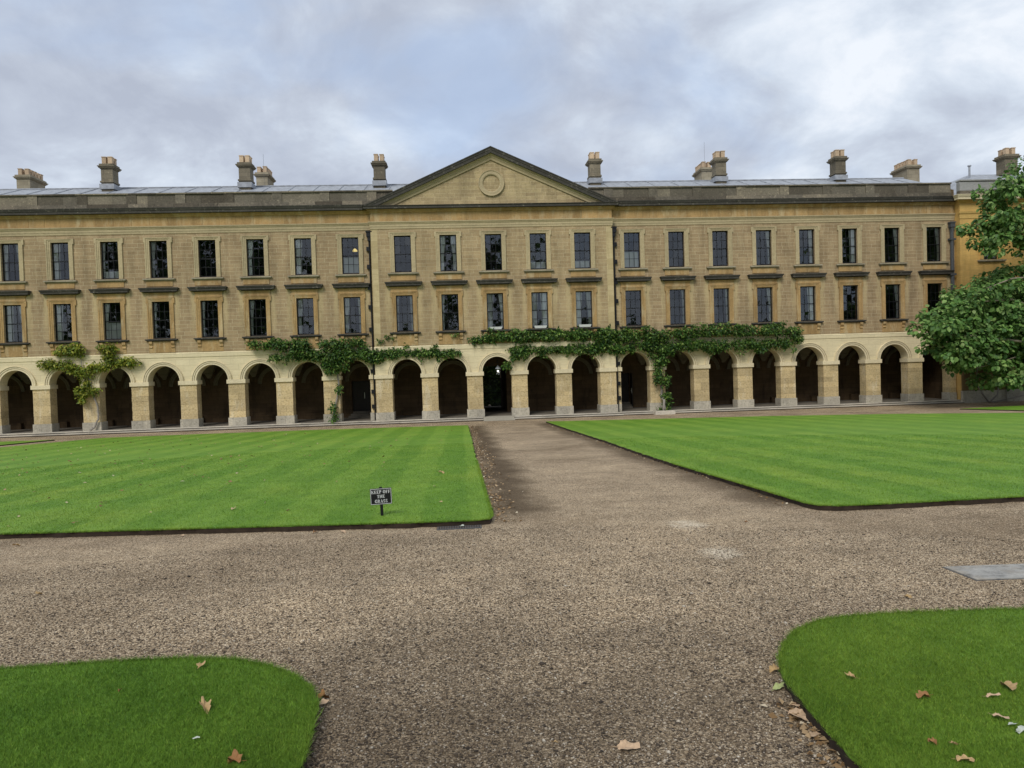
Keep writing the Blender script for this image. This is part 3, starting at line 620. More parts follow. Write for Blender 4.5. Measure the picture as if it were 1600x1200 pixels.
# ---- chimneys
POT = MB().box(-.15, .15, -.15, .15, 0, .42).box(-.175, .175, -.175, .175, .42, .47).mesh('chimney_pot', M['pot'])
def chimney(x, y, z0, z1, w, d, nx, ny, mat, parent):
    """z1 is the underside of the cap"""
    m = MB(); hw, hd = w/2, d/2
    m.box(-hw, hw, -hd, hd, z0-1.5, z1)
    m.box(-hw-.06, hw+.06, -hd-.06, hd+.06, z0, z0+.12)
    for e, a, b_ in ((.05, 0, .06), (.12, .06, .14), (.17, .14, .20), (.08, .20, .34)): m.box(-hw-e, hw+e, -hd-e, hd+e, z1+a, z1+b_)
    c = m.build('chimney', mat, parent, (x, y, 0))
    MB().box(-hw-.1, hw+.1, -hd-.1, hd+.1, z0-.45, z0-.1).build('flashing', M['lead'], c)
    for i in range(nx):
        for j in range(ny):
            px = (i-(nx-1)/2)*(w+.02)/nx; py = (j-(ny-1)/2)*(d+.02)/ny
            inst('chimney_pot', POT, c, (px, py, z1+.34), (0, 0, random.uniform(-.05, .05)), (min(.92, (w+.02)/nx/.36), min(.92, (d+.02)/ny/.36), random.uniform(1.0, 1.12)))
    return c
for x in (-26.28, -17.0, -7.68, 7.82, 17.15, 26.25): chimney(x, 5.0, 16.78, 17.73, .78, .85, 2, 2, M['chim'], BL)
for x, w, d in ((-36.0, 1.0, 2.1), (-17.75, .9, 1.9), (18.75, .9, 1.9), (36.75, 1.1, 2.1)):
    chimney(x, 13.0, 17.0, 19.05, w, d, 2, 5, M['chimpale'], BL)
for x, y, z0, h in ((18.55, 12.0, 19.3, 2.2), (-15.9, 5.5, 16.7, 2.2)):
    MB().tube([(x, y, z0), (x, y, z0+h)], .008, 5).build('aerial_rod', M['pipe'], BL)
# ---- body behind: arcade interior, passage, rear wall
IY = 4.0; PX0, PX1 = -1.0, .86
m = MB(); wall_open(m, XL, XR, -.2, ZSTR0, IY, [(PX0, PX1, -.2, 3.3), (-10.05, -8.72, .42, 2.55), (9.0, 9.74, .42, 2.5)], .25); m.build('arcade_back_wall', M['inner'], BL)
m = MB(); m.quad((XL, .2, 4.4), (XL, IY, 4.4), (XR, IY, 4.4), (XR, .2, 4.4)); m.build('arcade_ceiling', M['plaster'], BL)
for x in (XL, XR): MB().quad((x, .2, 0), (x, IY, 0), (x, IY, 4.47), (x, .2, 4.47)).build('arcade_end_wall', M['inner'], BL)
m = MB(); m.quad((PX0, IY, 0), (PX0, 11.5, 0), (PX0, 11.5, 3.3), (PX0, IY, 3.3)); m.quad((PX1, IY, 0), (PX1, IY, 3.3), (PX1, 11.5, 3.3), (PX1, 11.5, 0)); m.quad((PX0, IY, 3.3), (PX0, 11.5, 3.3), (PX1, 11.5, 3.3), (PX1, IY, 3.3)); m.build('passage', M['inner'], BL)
m = MB(); wall_open(m, XL, XR, -.3, 14.5, 11.5, [(PX0, PX1, -.3, 3.3)], .4); m.build('rear_wall', M['wall'], BL)
for x in (XL, XR): MB().quad((x, .0, 4.4), (x, 11.9, 4.4), (x, 11.9, 14.5), (x, 6, RZ), (x, 0, 14.4)).build('end_wall', M['wall'], BL)
MB().box(XL, XR, -.06, IY+.02, -.3, -.002).build('arcade_floor', M['floor'], BL)
MB().box(PX0, PX1, IY+.03, 12.2, -.3, -.004).build('passage_floor', M['floor'], BL)
CORB = MB()
for z0, z1, a, b_ in ((3.05, 3.35, .10, .26), (3.35, 3.43, .32, .32), (3.43, 3.9, .30, .52), (3.9, 4.39, .52, .95)):
    CORB.quad((-a, -a, z0), (a, -a, z0), (b_, -b_, z1), (-b_, -b_, z1)); CORB.quad((-a, 0, z0), (-a, -a, z0), (-b_, -b_, z1), (-b_, 0, z1)); CORB.quad((a, -a, z0), (a, 0, z0), (b_, 0, z1), (b_, -b_, z1)); CORB.quad((-a, 0, z0), (a, 0, z0), (a, -a, z0), (-a, -a, z0))
CORBM = CORB.mesh('vault_corbel', M['plaster'])
for x in [LEFT[i]-1.5 for i in range(8)]+[RIGHT[i]+1.5 for i in range(7)]+[c+CB/2 for c in CEN[:4]]+[-8.3+.95, 8.3-.95]: inst('vault_corbel', CORBM, BL, (x, IY-.003, 0))
BAV = AVW.copy(); BAV.materials[0] = M['plaster']
for c in LEFT+RIGHT[1:]+[CEN[0], CEN[1], CEN[3], CEN[4]]: inst('blind_arch', BAV, BL, (c, IY-.004, 2.55))
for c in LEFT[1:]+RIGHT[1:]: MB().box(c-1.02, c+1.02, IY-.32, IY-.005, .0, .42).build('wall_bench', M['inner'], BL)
# doors inside the arcade
d = MB().box(-10.02, -8.75, IY+.12, IY+.18, .42, 2.52).build('door', M['door'], BL)
MB().box(-9.20, -9.17, IY+.08, IY+.12, 1.3, 1.72).build('door_handle', M['brass'], d)
for k in range(3): MB().box(-10.2+.12*k, -8.6, IY-.95+.3*k, IY-.01, .14*k, .14*(k+1)).build('door_step', M['floor'], BL)
d = MB().box(9.02, 9.72, IY+.12, IY+.18, .42, 2.47).build('door', M['door'], BL)
d2 = MB().box(9.80, 9.86, IY-.62, IY-.003, .05, 2.48).box(9.805, 9.855, IY-.623, IY-.6, 2.5, 2.52).build('door', M['door'], BL); d2['label'] = 'open door leaf with pale handle'
MB().box(9.76, 9.80, IY-.58, IY-.50, 1.05, 1.42).box(9.72, 9.80, IY-.56, IY-.53, 1.22, 1.26).build('door_handle', M['brass'], d2)
for k in range(3): MB().box(8.85, 9.75-.03*k, IY-.95+.3*k, IY-.012, .14*k, .14*(k+1)).build('door_step', M['floor'], BL)
# ---- steps in front of the arcade
ST = UNIT.mesh('step_slab', M['step'])
def steps(x0, x1, y):
    MB().box(x0, x1, y-.34, y-.09, -.3, -.05).box(x0, x1, y-.74, y-.34, -.3, -.15).build('step_core', M['riser_shade'], BL)
    for (z1, ya, yb) in ((.0, y-.40, y-.07), (-.10, y-.80, y-.33)):
        x = x0
        while x < x1-.3:
            w = min(random.uniform(1.5, 2.6), x1-x); w = x1-x if x1-x-w < .4 else w
            put('step_slab', ST, BL, x+.004, x+w-.004, ya+random.uniform(-.012, .012), yb, z1-.052, z1+random.uniform(-.004, .004)); x += w
steps(XL, -CE-.25, 0); steps(CE+.25, XR, 0); steps(-CE-.25, -1.02, DC); steps(1.02, CE+.25, DC)
m = MB(); m.quad((-1.01, -1.5, -.20), (1.01, -1.5, -.20), (1.01, -.25, -.0), (-1.01, -.25, -.0)); m.quad((-1.01, -.25, 0), (1.01, -.25, 0), (1.01, .1, .004), (-1.01, .1, .004)); m.build('entrance_ramp', M['concrete'], BL)
# ---- downpipes
def downpipe(x, y, zt, zb, grey=False, scale=1.0):
    mt = M['pipe'] if grey else M['black']
    p = MB().tube([(x, y, zt), (x, y, zb)], .055*scale, 8).build('downpipe', mt, BL)
    MB().box(x-.16, x+.16, y-.14, y+.13, zt+.22, zt+.5).box(x-.20, x+.20, y-.18, y+.13, zt+.5, zt+.58).box(x-.10, x+.10, y-.1, y+.1, zt-.05, zt+.22).build('hopper_head', mt, p)
    return p
for s, yy in ((-1, -.12), (1, -.12)):
    p = downpipe(s*(CE+.12), yy, 11.65, .05)
    for z in (11.1, 9.95, 8.6, 7.35, 5.9, 3.2, 1.88, .92): MB().box(s*(CE+.22)-.10, s*(CE+.22)+.10, yy-.04, -.002, z-.13, z+.13).build('bracket', M['black'], p)
p = downpipe(31.42, -.16, 11.6, 2.2, True, 2.1)
for z in (11.0, 8.6, 6.4): MB().box(31.22, 31.62, -.30, -.003, z-.06, z+.06).build('bracket', M['pipe'], p)

# ------------------------------------------------------------------ yellow end pavilion
PV = empty('end_pavilion', (31.8, 0, 0)); PV.location = (0, 0, 0)
tag(PV, 'end pavilion of clean yellow stone half hidden behind the tree', 'building')
PY, PXL, PXR = -.5, 31.76, 47.0
pc = [33.95, 37.4, 40.85]
m = MB(); wall_open(m, PXL, PXR, 4.42, 12.32, PY, [(c-HW, c+HW, z, z+WH) for c in pc for z in (LB, UB)]); m.quad((PXL, PY, 0), (PXL, PY, 13.6), (PXL, 3, 13.6), (PXL, 3, 0)); m.build('pavilion_wall', M['yellow'], PV)
MB().quad((PXL, PY, -.25), (PXR, PY, -.25), (PXR, PY, 4.43), (PXL, PY, 4.43)).build('ground_storey_wall', M['shadedyellow'], PV)
MB().mitre([(0, 12.32), (.03, 12.325), (.03, 12.6), (.08, 12.68), (.10, 12.80), (.0, 12.82), (.0, 13.36), (.09, 13.42), (.14, 13.5), (.20, 13.545)], PXL, PXR, PY).build('entablature', M['yellowtrim'], PV)
MB().mitre(CORN, PXL, PXR, PY).build('cornice', M['creamtrim'], PV)
pp = MB().box(PXL+.05, PXR, PY+.03, PY+.35, 13.93, 14.85).build('parapet', M['parapetgrey'], PV)
PG = UNIT.mesh('parapet_stone', M['parapetgrey']); x = PXL
while x < PXR-.5:
    w = random.uniform(1.1, 1.8); put('panel', PG, pp, x+.004, x+w-.004, PY-.03, PY+.3, 14.21, 14.80); put('base_stone', PB, pp, x+.004, x+w-.004, PY-.08, PY+.3, 13.955, 14.205); put('coping_stone', PG, pp, x+.004, x+w-.004, PY-.10, PY+.4, 14.86, 14.94); x += w
m = MB(); m.quad((PXL+1.5, PY+.4, 14.5), (PXR, PY+.4, 14.5), (PXR, 6, 16.95), (PXL+5.6, 6, 16.95)); m.quad((PXL+1.5, PY+.4, 14.5), (PXL+5.6, 6, 16.95), (PXL+5.6, 9, 16.95), (PXL+1.5, 12, 14.5)); m.build('roof', M['lead'], PV)
MB().lathe([(.07, 16.6), (.07, 17.3), (.13, 17.32), (.13, 17.4)], 10, (36.6, 5.0)).build('vent_pipe', M['lead'], PV)
chimney(39.6, 5.0, 16.6, 17.75, .98, .95, 2, 2, M['chim'], PV)
for c in pc:
    for z in (LB, UB):
        w = inst('window', FRAME, PV, (c, PY, z)); inst('surround', surround_mesh(M['yellowtrim'], 1), w); inst('sill', SILL_U, w); inst('room_interior', ROOM, w)
        if z == UB: inst('blind', BLIND2, w, (0, .3, 0))
        if c == pc[0]:
            for px, pz, h in PCELLS: inst('pane', PANE[h], w, (px, .18, pz), (random.gauss(0, .009), 0, random.gauss(0, .009)))
        else:
            q = MB()
            for px, pz, h in PCELLS: q.quad((px-IW/2, .18, pz-h/2), (px+IW/2, .18, pz-h/2), (px+IW/2, .18, pz+h/2), (px-IW/2, .18, pz+h/2))
            inst('window_glass', q.mesh('window_glass', M['glass']), w)['kind'] = 'stuff'
for a, b_ in ((PXL-.05, 32.9), (34.9, 35.7)):
    q = MB().box(a, b_, PY-.10, PY+.02, .62, 4.4).build('pilaster', M['shadedyellow'], PV)
    put('plinth_stone', PLB, q, a-.06, b_+.06, PY-.17, PY+.02, -.25, .615)
MB().box(32.9, 34.9, PY-.05, PY-.003, -.25, .6).build('plinth_course', M['plinth'], PV); MB().box(35.76, PXR, PY-.05, PY-.003, -.25, .6).build('plinth_course', M['plinth'], PV)
MB().mitre([(0, 4.42), (.08, 4.43), (.10, 4.5), (.10, 4.72), (0, 4.78)], PXL, PXR, PY).build('string_course', M['yellowtrim'], PV)

# ------------------------------------------------------------------ gate, lantern, planter, window boxes
GT = empty('iron_gate', (0, 11.0, 0)); tag(GT, 'black iron bar gate at the far end of the central passage', 'gate')
BAR = MB().tube([(0, 0, .06), (0, 0, 2.3)], .016, 6).mesh('bar', M['black'])
for k in range(19): inst('bar', BAR, GT, (PX0+.06+k*(PX1-PX0-.1)/18, 0, 0))
for z in (.08, 1.15, 2.28): MB().box(PX0+.01, PX1-.01, -.02, .02, z-.025, z+.025).build('rail', M['black'], GT)
for x in (PX0+.03, PX1-.03): MB().box(x-.025, x+.025, -.025, .025, 0, 2.34).build('stile', M['black'], GT)
LN = empty('hanging_lantern', (.09, .42, 3.0)); tag(LN, 'lit glass lantern hanging from a scrolled bracket in the entrance arch', 'lantern')
MB().lathe([(.02, .34), (.05, .32), (.09, .24), (.19, .13), (.20, .10)], 10).build('lantern_hood', M['lead'], LN)
MB().lathe([(.05, -.26), (.09, -.24), (.15, .08)], 8).build('lantern_glass', M['glass'], LN)
MB().lathe([(.02, -.11), (.042, -.08), (.042, -.02), (.02, .02)], 10).build('bulb', M['lamp'], LN)
MB().tube([(0, 0, .34), (0, 0, .75)], .015, 6).build('hanging_rod', M['black'], LN)
MB().tube([(-1.03, 0, .12), (-.75, 0, .28), (-.4, 0, .46), (0, 0, .56), (.25, 0, .47), (.33, 0, .38), (.26, 0, .34)], .016, 6).tube([(-1.03, 0, -.1), (-.8, 0, .15), (-.5, 0, .28), (-.2, 0, .42)], .012, 6).build('bracket', M['black'], LN)
PT = MB().box(-.66, .66, -.26, .26, -.24, .0).box(-.60, .60, -.2, .2, -.002, .03).build('stone_trough', M['step'], None, (10.85, -1.0, .0)); tag(PT, 'low pale stone trough at the foot of the right-hand vine', 'trough')
for c, s in zip(CEN[2:], ('left', 'middle', 'right')):
    wb = empty('window_box', (c, DC-.10, LB+.0)); tag(wb, {'left': 'white window box on the lower sill above the entrance arch', 'middle': 'white window box, middle one of three above the vine', 'right': 'white window box nearest the right downpipe of the pedimented front'}[s], 'window box', 'white window boxes')
    MB().quad((-.36, -.07, -.005), (.36, -.07, -.005), (.42, -.10, .16), (-.42, -.10, .16)).quad((-.36, .07, -.005), (-.42, .08, .16), (.42, .08, .16), (.36, .07, -.005)).quad((-.36, -.07, -.005), (-.42, -.10, .16), (-.42, .08, .16), (-.36, .07, -.005)).quad((.36, -.07, -.005), (.36, .07, -.005), (.42, .08, .16), (.42, -.10, .16)).build('box', M['white'], wb)
    MB().box(-.39, .39, -.085, .065, .10, .14).build('earth', M['soil'], wb)

# ------------------------------------------------------------------ foliage
LEAF = np.array([(0, 0, 0), (.36, .30, .05), (.30, .68, .02), (0, 1.0, -.10), (-.30, .68, .02), (-.36, .30, .05)]); LF = np.array([(0, 1, 2), (0, 2, 3), (0, 3, 4), (0, 4, 5)])
LEAF2 = np.array([(0, 0, 0), (.24, .42, .06), (0, 1.0, -.06), (-.24, .42, .06)]); LF2 = np.array([(0, 1, 2), (0, 2, 3)])
def leaves(P, D, Nn, S, shape=LEAF, faces=LF):
    """P positions, D growing direction, Nn upper-side normal, S size"""
    D = D/np.linalg.norm(D, axis=1, keepdims=True); X = np.cross(D, Nn); X /= np.linalg.norm(X, axis=1, keepdims=True)+1e-9; Z = np.cross(X, D)
    V = P[:, None, :]+S[:, None, None]*(shape[None, :, 0:1]*X[:, None, :]+shape[None, :, 1:2]*D[:, None, :]+shape[None, :, 2:3]*Z[:, None, :])
    F = faces[None]+(np.arange(len(P))*len(shape))[:, None, None]
    return V.reshape(-1, 3), F.reshape(-1, 3)
def blob_points(blobs, dens, ymid, ythick):
    P = []
    for (cx, cz, rx, rz) in blobs:
        rx *= .95; rz *= .92; n = max(12, int(dens*2.3*math.pi*rx*rz))
        # small sprays inside the patch, so the outline stays ragged
        k = max(8, n//9); cxs = rng.uniform(-1, 1, (k, 2)); cxs = cxs[(cxs**2).sum(1) < 1.2]; k = len(cxs)
        idx = rng.integers(0, k, n); c = cxs[idx]
        p = np.stack([cx+c[:, 0]*rx+rng.normal(0, .10, n), ymid-ythick*np.abs(rng.normal(0, .6, n))*np.sqrt(np.clip(1.2-(c**2).sum(1), .1, 1)), cz+c[:, 1]*rz+rng.normal(0, .075, n)], 1)
        P.append(p)
    return np.concatenate(P)
def vine(name, label, blobs, stems, mat, dens, size, thick, y=-.12):
    root = empty(name, (stems[0][0][0][0], -.2, 0)); root.location = (0, 0, 0); tag(root, label, 'climbing plant')
    for path, r0, r1 in stems:
        pts = []
        for (a, b_) in zip(path[:-1], path[1:]):
            for k in range(4): t = k/4; pts.append((a[0]+(b_[0]-a[0])*t+random.uniform(-.02, .02), (a[2] if len(a) > 2 else -.12)+random.uniform(-.015, .015), a[1]+(b_[1]-a[1])*t))
        pts.append((path[-1][0], -.12, path[-1][1])); n = len(pts)
        MB().tube(pts, [r0+(r1-r0)*k/(n-1) for k in range(n)], 7).build('stem', M['vinebark'], root, smooth=True)
    P = blob_points(blobs, dens, y, thick); n = len(P)
    D = np.stack([rng.normal(0, .7, n), -np.abs(rng.normal(.4, .4, n)), rng.normal(-.35, .55, n)], 1)
    Nn = np.stack([rng.normal(0, .5, n), -np.abs(rng.normal(.5, .4, n)), np.abs(rng.normal(.8, .4, n))], 1)
    V, F = leaves(P, D, Nn, size*rng.uniform(.6, 1.35, n), LEAF2, LF2)
    V[:, 1] = np.minimum(V[:, 1], y+.1)
    o = inst('foliage', tri_mesh('foliage', V, F, mat), root); o['kind'] = 'stuff'
    return root
V1 = [(-28.03, 4.29, .78, .24), (-27.11, 5.09, .51, .31), (-26.37, 5.11, .48, .35), (-26.88, 4.18, .55, .24), (-26.54, 3.91, .44, .27), (-26.21, 3.57, .32, .19), (-24.53, 5.15, .57, .25), (-24.5, 4.55, .52, .25), (-23.3, 4.29, .87, .26), (-25.45, 3.99, .59, .22), (-24.52, 4.04, .75, .22), (-25.61, 3.63, .18, .2), (-25.93, 2.96, .32, .23), (-26.11, 2.4, .4, .31), (-25.44, 2.46, .28, .23), (-26.2, 2.0, .24, .23)]
vine('climbing_vine', 'yellow-green climber with bare stem on a left-hand pier', V1, [([(-25.86, -.07, -.3), (-25.5, .2, -.2), (-25.29, .72), (-25.29, 1.4), (-25.46, 2.06), (-25.6, 2.55), (-25.69, 3.11), (-25.93, 3.68), (-26.15, 4.05)], .06, .035), ([(-25.93, 3.68), (-25.26, 3.95), (-24.79, 4.13), (-24.75, 5.14)], .03, .018), ([(-26.15, 4.05), (-26.2, 4.58), (-26.22, 5.06)], .025, .015)], M['leaf_yellow'], 330, .19, .34)
V2 = [(-15.16, 5.11, .61, .2), (-13.96, 5.13, .81, .28), (-12.55, 5.07, .62, .39), (-13.99, 4.29, .61, .15), (-12.57, 4.54, .82, .43), (-11.46, 4.4, .52, .33), (-10.63, 4.98, .72, .35), (-9.35, 5.04, .79, .33), (-10.15, 4.28, 1.23, .4), (-10.38, 3.61, .83, .47), (-8.41, 4.31, .73, .33), (-7.81, 4.15, .52, .36), (-6.67, 4.34, 1.04, .24), (-4.61, 4.28, 1.04, .24), (-2.95, 4.21, .63, .23), (-10.6, .7, .13, .65), (-10.15, 2.16, .2, .22)]
V2 += [(random.uniform(-14, -3), random.uniform(3.9, 4.2), .05, random.uniform(.12, .28)) for _ in range(14)]+[(random.uniform(-15.5, -2.6), random.uniform(4.5, 5.4), .2, .06) for _ in range(10)]
vine('climbing_vine', 'dark green climber spreading left of the pediment above the arches', V2, [([(-10.76, -.1, -.28), (-10.61, .6), (-10.37, 1.63), (-10.26, 2.45), (-10.31, 3.28), (-10.57, 3.9)], .07, .04), ([(-10.57, 3.9), (-9.2, 4.4), (-6.5, 4.35, -.4), (-3.2, 4.25, -.4)], .035, .012), ([(-10.57, 3.9), (-12.4, 4.7), (-15.2, 5.1)], .035, .012)], M['leaf_vine'], 420, .18, .38, -.3)
V3 = [(-1.2, 5.02, .57, .17), (.11, 5.19, .95, .29), (1.79, 5.19, .96, .37), (3.59, 5.22, .86, .38), (5.39, 5.19, .97, .35), (7.21, 5.1, .87, .4), (1.55, 4.31, .75, .25), (1.33, 3.96, .32, .28), (3.35, 4.28, 1.07, .22), (5.26, 4.25, .86, .29), (6.86, 4.31, .97, .35), (8.6, 5.04, .98, .42), (8.36, 4.24, .76, .34), (9.87, 4.35, .76, .32), (10.54, 4.99, .99, .42), (11.17, 4.07, .77, .42), (10.82, 3.32, .44, .35), (10.67, 2.41, .23, .63), (11.13, 1.96, .18, .42), (11.21, .81, .25, .42), (12.5, 5.08, .99, .36), (14.57, 5.15, 1.1, .31), (16.55, 5.16, .89, .38), (18.43, 5.13, 1.0, .32), (19.98, 5.03, .56, .26), (12.8, 4.3, 1.1, .35), (14.66, 4.23, 1.0, .38), (16.64, 4.26, 1.0, .29), (18.63, 4.22, 1.23, .27), (20.19, 4.44, .34, .29), (17.74, 3.95, .34, .25), (.63, 3.31, .37, .2), (10.9, .06, .45, .12)]
V3 += [(random.uniform(1, 20), random.uniform(3.75, 4.1), .05, random.uniform(.12, .32)) for _ in range(26)]+[(random.uniform(-1, 20), random.uniform(5.35, 5.65), .16, .10) for _ in range(20)]
vine('climbing_vine', 'long dark green wisteria along the wall from the entrance to the right', V3, [([(10.85, .0, -.8), (10.93, .9, -.2), (10.91, 1.76), (10.8, 2.62), (10.87, 3.47), (10.93, 4.1)], .085, .05), ([(10.98, .0, -.8), (10.86, .9, -.2), (10.98, 1.8), (10.88, 3.0), (11.0, 4.1)], .05, .03), ([(10.93, 4.1), (8.5, 4.6), (5, 5.1, -.4), (-1, 5.05, -.4)], .045, .015), ([(10.93, 4.1), (14, 4.9), (20, 5.0)], .045, .015)], M['leaf_vine'], 420, .18, .4, -.3)

def crown(name, parent, clumps, n_per, size, mat, droop=.5, face=-.2):
    V, F, k = [], [], 0
    for (x, y, z, r) in clumps:
        n = int(n_per*r*r)
        d = rng.normal(0, 1, (n, 3)); d /= np.linalg.norm(d, axis=1, keepdims=True); rad = r*np.cbrt(rng.uniform(.15, 1, n))
        P = np.array((x, y, z))+d*rad[:, None]*np.array((1, 1, .62))
        D = d*.8+np.stack([rng.normal(0, .5, n), rng.normal(0, .5, n), rng.normal(-droop, .35, n)], 1)
        Nn = d*.4+np.stack([rng.normal(0, .35, n), rng.normal(face, .35, n), np.full(n, 1.0)], 1)
        v, f = leaves(P, D, Nn, size*rng.uniform(.4, 1.3, n)); V.append(v); F.append(f+k); k += len(v)
    o = inst(name, tri_mesh(name, np.concatenate(V), np.concatenate(F), mat), parent); o['kind'] = 'stuff'; return o
# tree on the right: trunk outside the frame, two tiers of large leaves
TR = empty('broadleaf_tree', (0, 0, 0)); tag(TR, 'large-leaved green tree reaching in from the right edge', 'tree')
def limb(pts, r0, r1): n = len(pts); MB().tube(pts, [r0+(r1-r0)*k/(n-1) for k in range(n)], 8).build('limb', M['bark'], TR, smooth=True)
MB().tube([(35.2, -6, -.3), (35.0, -6, 1.2), (34.8, -6.1, 3), (34.6, -6, 5.5), (34.3, -6, 8.5), (33.8, -5.8, 11.5)], [.42, .36, .32, .27, .2, .1], 10).build('trunk', M['bark'], TR, smooth=True)
limb([(34.8, -6, 3.6), (32.8, -6.3, 5.6), (30.5, -6.6, 6.3), (28.3, -6.8, 6.2)], .14, .03); limb([(34.6, -6, 5.2), (32.6, -6.8, 7.6), (30.2, -7, 7.5), (28.4, -7, 6.9)], .12, .02)
limb([(34.8, -6, 2.8), (31.8, -7, 3.6), (28.6, -7, 4.1), (26.2, -7, 4.3)], .13, .02); limb([(34.4, -6, 7.4), (32.2, -6, 10.2), (30.2, -6, 11.0), (28.8, -6, 10.9)], .11, .02); limb([(34.0, -6, 9.6), (32, -6, 12.8), (30.9, -6, 13.6)], .1, .02)
limb([(31.5, -6.2, 3.0), (29.5, -6.4, 2.5), (27.6, -6.6, 2.2)], .05, .012); limb([(32.4, -6, 9.3), (31.6, -6, 9.1), (31.0, -6, 8.8)], .03, .01)
CL = []
def fill(boxes, r0, r1, y0=-7.4, y1=-4.8):
    for (x0, x1, z0, z1, n) in boxes:
        for _ in range(n): CL.append((random.uniform(x0, x1), random.uniform(y0, y1), random.uniform(z0, z1), random.uniform(r0, r1)))
fill([(29.6, 32.5, 12.6, 13.8, 12), (29.2, 33.5, 11.2, 12.8, 18), (28.6, 30.5, 10.4, 11.4, 12), (30.2, 33.5, 10.0, 11.4, 14), (29.2, 30.0, 9.2, 10.2, 6), (30.6, 33.2, 13.2, 14.0, 6), (31.4, 33.6, 9.2, 10.2, 8), (32.0, 34, 10, 14, 14)], .38, .72)
fill([(27.6, 29.4, 6.3, 7.0, 7), (29.2, 33.0, 6.4, 7.8, 20), (26.2, 28.0, 5.2, 6.3, 12), (28, 33.4, 5.0, 6.5, 30), (25.3, 27.2, 4.0, 5.0, 13), (27, 33.4, 3.6, 5.0, 34), (25.7, 28.0, 3.0, 3.9, 10), (28, 33.4, 2.3, 3.7, 26), (29.4, 33.4, 1.3, 2.4, 20), (31.2, 33.4, 7.6, 8.5, 10), (26.6, 29, 2.6, 3.2, 5)], .42, .85)
fill([(30, 38, 3.6, 7.5, 40)], .6, 1.0, -4.6, -1.6)  # rear clumps added to shade the pavilion's ground storey
fill([(33.4, 39, 2.6, 8, 40), (34.6, 39, 8, 14.5, 34), (34, 37, 14, 15.5, 8)], .6, 1.1, -8, -3)
crown('crown', TR, CL, 230, .27, M['leaf_tree'], .7, -.6)
# shrub at the foot of the pavilion
SH = empty('wall_shrub', (0, 0, 0)); tag(SH, 'sprawling shrub with bare pale stems at the pavilion corner', 'shrub')
for pts in ([(33.2, -1.1, -.2), (32.6, -1.2, .5), (32.3, -1.1, 1.3), (32.5, -1.0, 2.2)], [(33.2, -1.1, -.2), (33.7, -1.2, .3), (34.0, -1.1, 1.2), (33.2, -1, 2.4)], [(33.4, -1.1, -.2), (34.6, -1.3, .05), (36, -1.3, .3)]): MB().tube(pts, [.06, .05, .04, .02][:len(pts)], 6).build('stem', M['vinebark'], SH, smooth=True)
crown('foliage', SH, [(31.9, -1.2, 2.3, .55), (32.4, -1.1, 1.9, .5), (33.2, -1.0, 2.4, .7), (33.6, -1.2, 1.7, .5), (34.6, -1.1, 2.5, .6), (33.0, -1.1, 3.0, .6), (34.2, -1.0, 3.1, .6), (34.6, -1.1, .9, .35)], 150, .24, M['leaf_tree'])
# greenery beyond the gate
BU = empty('garden_bush', (0, 0, 0)); tag(BU, 'dense green bush seen through the iron gate', 'bush')
MB().tube([(.6, 17, -.3), (.6, 17, 2)], [.12, .06], 7).build('stem', M['bark'], BU)
crown('foliage', BU, [(random.uniform(-1.6, 2.8), random.uniform(14.5, 17), random.uniform(-.1, 6.6), random.uniform(.6, .95)) for _ in range(190)], 220, .24, M['leaf_bush'], .6, -1.6)

# trees of the college grounds behind the viewer: they are what the window panes mirror
TB = [(random.uniform(-68, -31), random.uniform(-92, -80), random.uniform(3, 27)) for _ in range(150)]+[(random.uniform(70, 100), random.uniform(-92, -80), random.uniform(3, 26)) for _ in range(95)]+[(random.uniform(-31, 72), random.uniform(-92, -84), random.uniform(2, 9.5)) for _ in range(110)]+[(2+random.gauss(0, 3.2), random.uniform(-90, -84), random.uniform(8, 25)) for _ in range(26)]  # low middle clumps replace the roofline of an unseen building in the reflections
tb = crown('tree_belt', None, [(x, y, z, random.uniform(2.4, 3.6)) for x, y, z in TB], 14, 1.05, M['leaf_vine']); tb['label'] = 'dark trees and a foliage roofline stand-in behind the viewer, mirrored in the windows'

# ------------------------------------------------------------------ sign, grate, cover
SG = empty('keep_off_sign', (-3.62, -36.79, gz(-36.79)+HL)); SG.rotation_euler = (R(-3), R(-1.4), R(4)); tag(SG, 'small black keep off the grass sign on a short post', 'sign')
MB().box(-.021, .021, .008, .030, -.06, .418).build('post', M['black'], SG)
MB().box(-.155, .155, -.006, .008, .165, .400).build('board', M['black'], SG)
M['signwhite'] = plain('sign_white', (.62, .62, .62), .5, .05)
bd = MB(); a, b_, c, d = -.149, .149, .171, .394
for q in ((a, b_, c, c+.006), (a, b_, d-.006, d), (a, a+.006, c+.006, d-.006), (b_-.006, b_, c+.006, d-.006)): bd.box(q[0], q[1], -.008, -.0062, q[2], q[3])
bd.build('border', M['signwhite'], SG)
T, th = .22, .10
def ring(cx, cy, rx, ry, a0, a1, thick=T, n=14):
    out = []
    for k in range(n):
        t0, t1 = a0+(a1-a0)*k/n, a0+(a1-a0)*(k+1)/n
        def P_(t, inner):
            w = thick*abs(math.cos(t))+th*abs(math.sin(t)) if inner else 0
            return (cx+(rx-w)*math.cos(t), cy+(ry-(w if not inner else th+.3*(w-th)))*math.sin(t))
        out.append([P_(t0, False), P_(t1, False), P_(t1, True), P_(t0, True)])
    return out
def rc(x0, x1, y0, y1): return [(x0, y0), (x1, y0), (x1, y1), (x0, y1)]
def stem_(x): return [rc(x, x+T, 0, 1), rc(x-.07, x+T+.07, 0, .07), rc(x-.07, x+T+.07, .93, 1)]
pi = math.pi
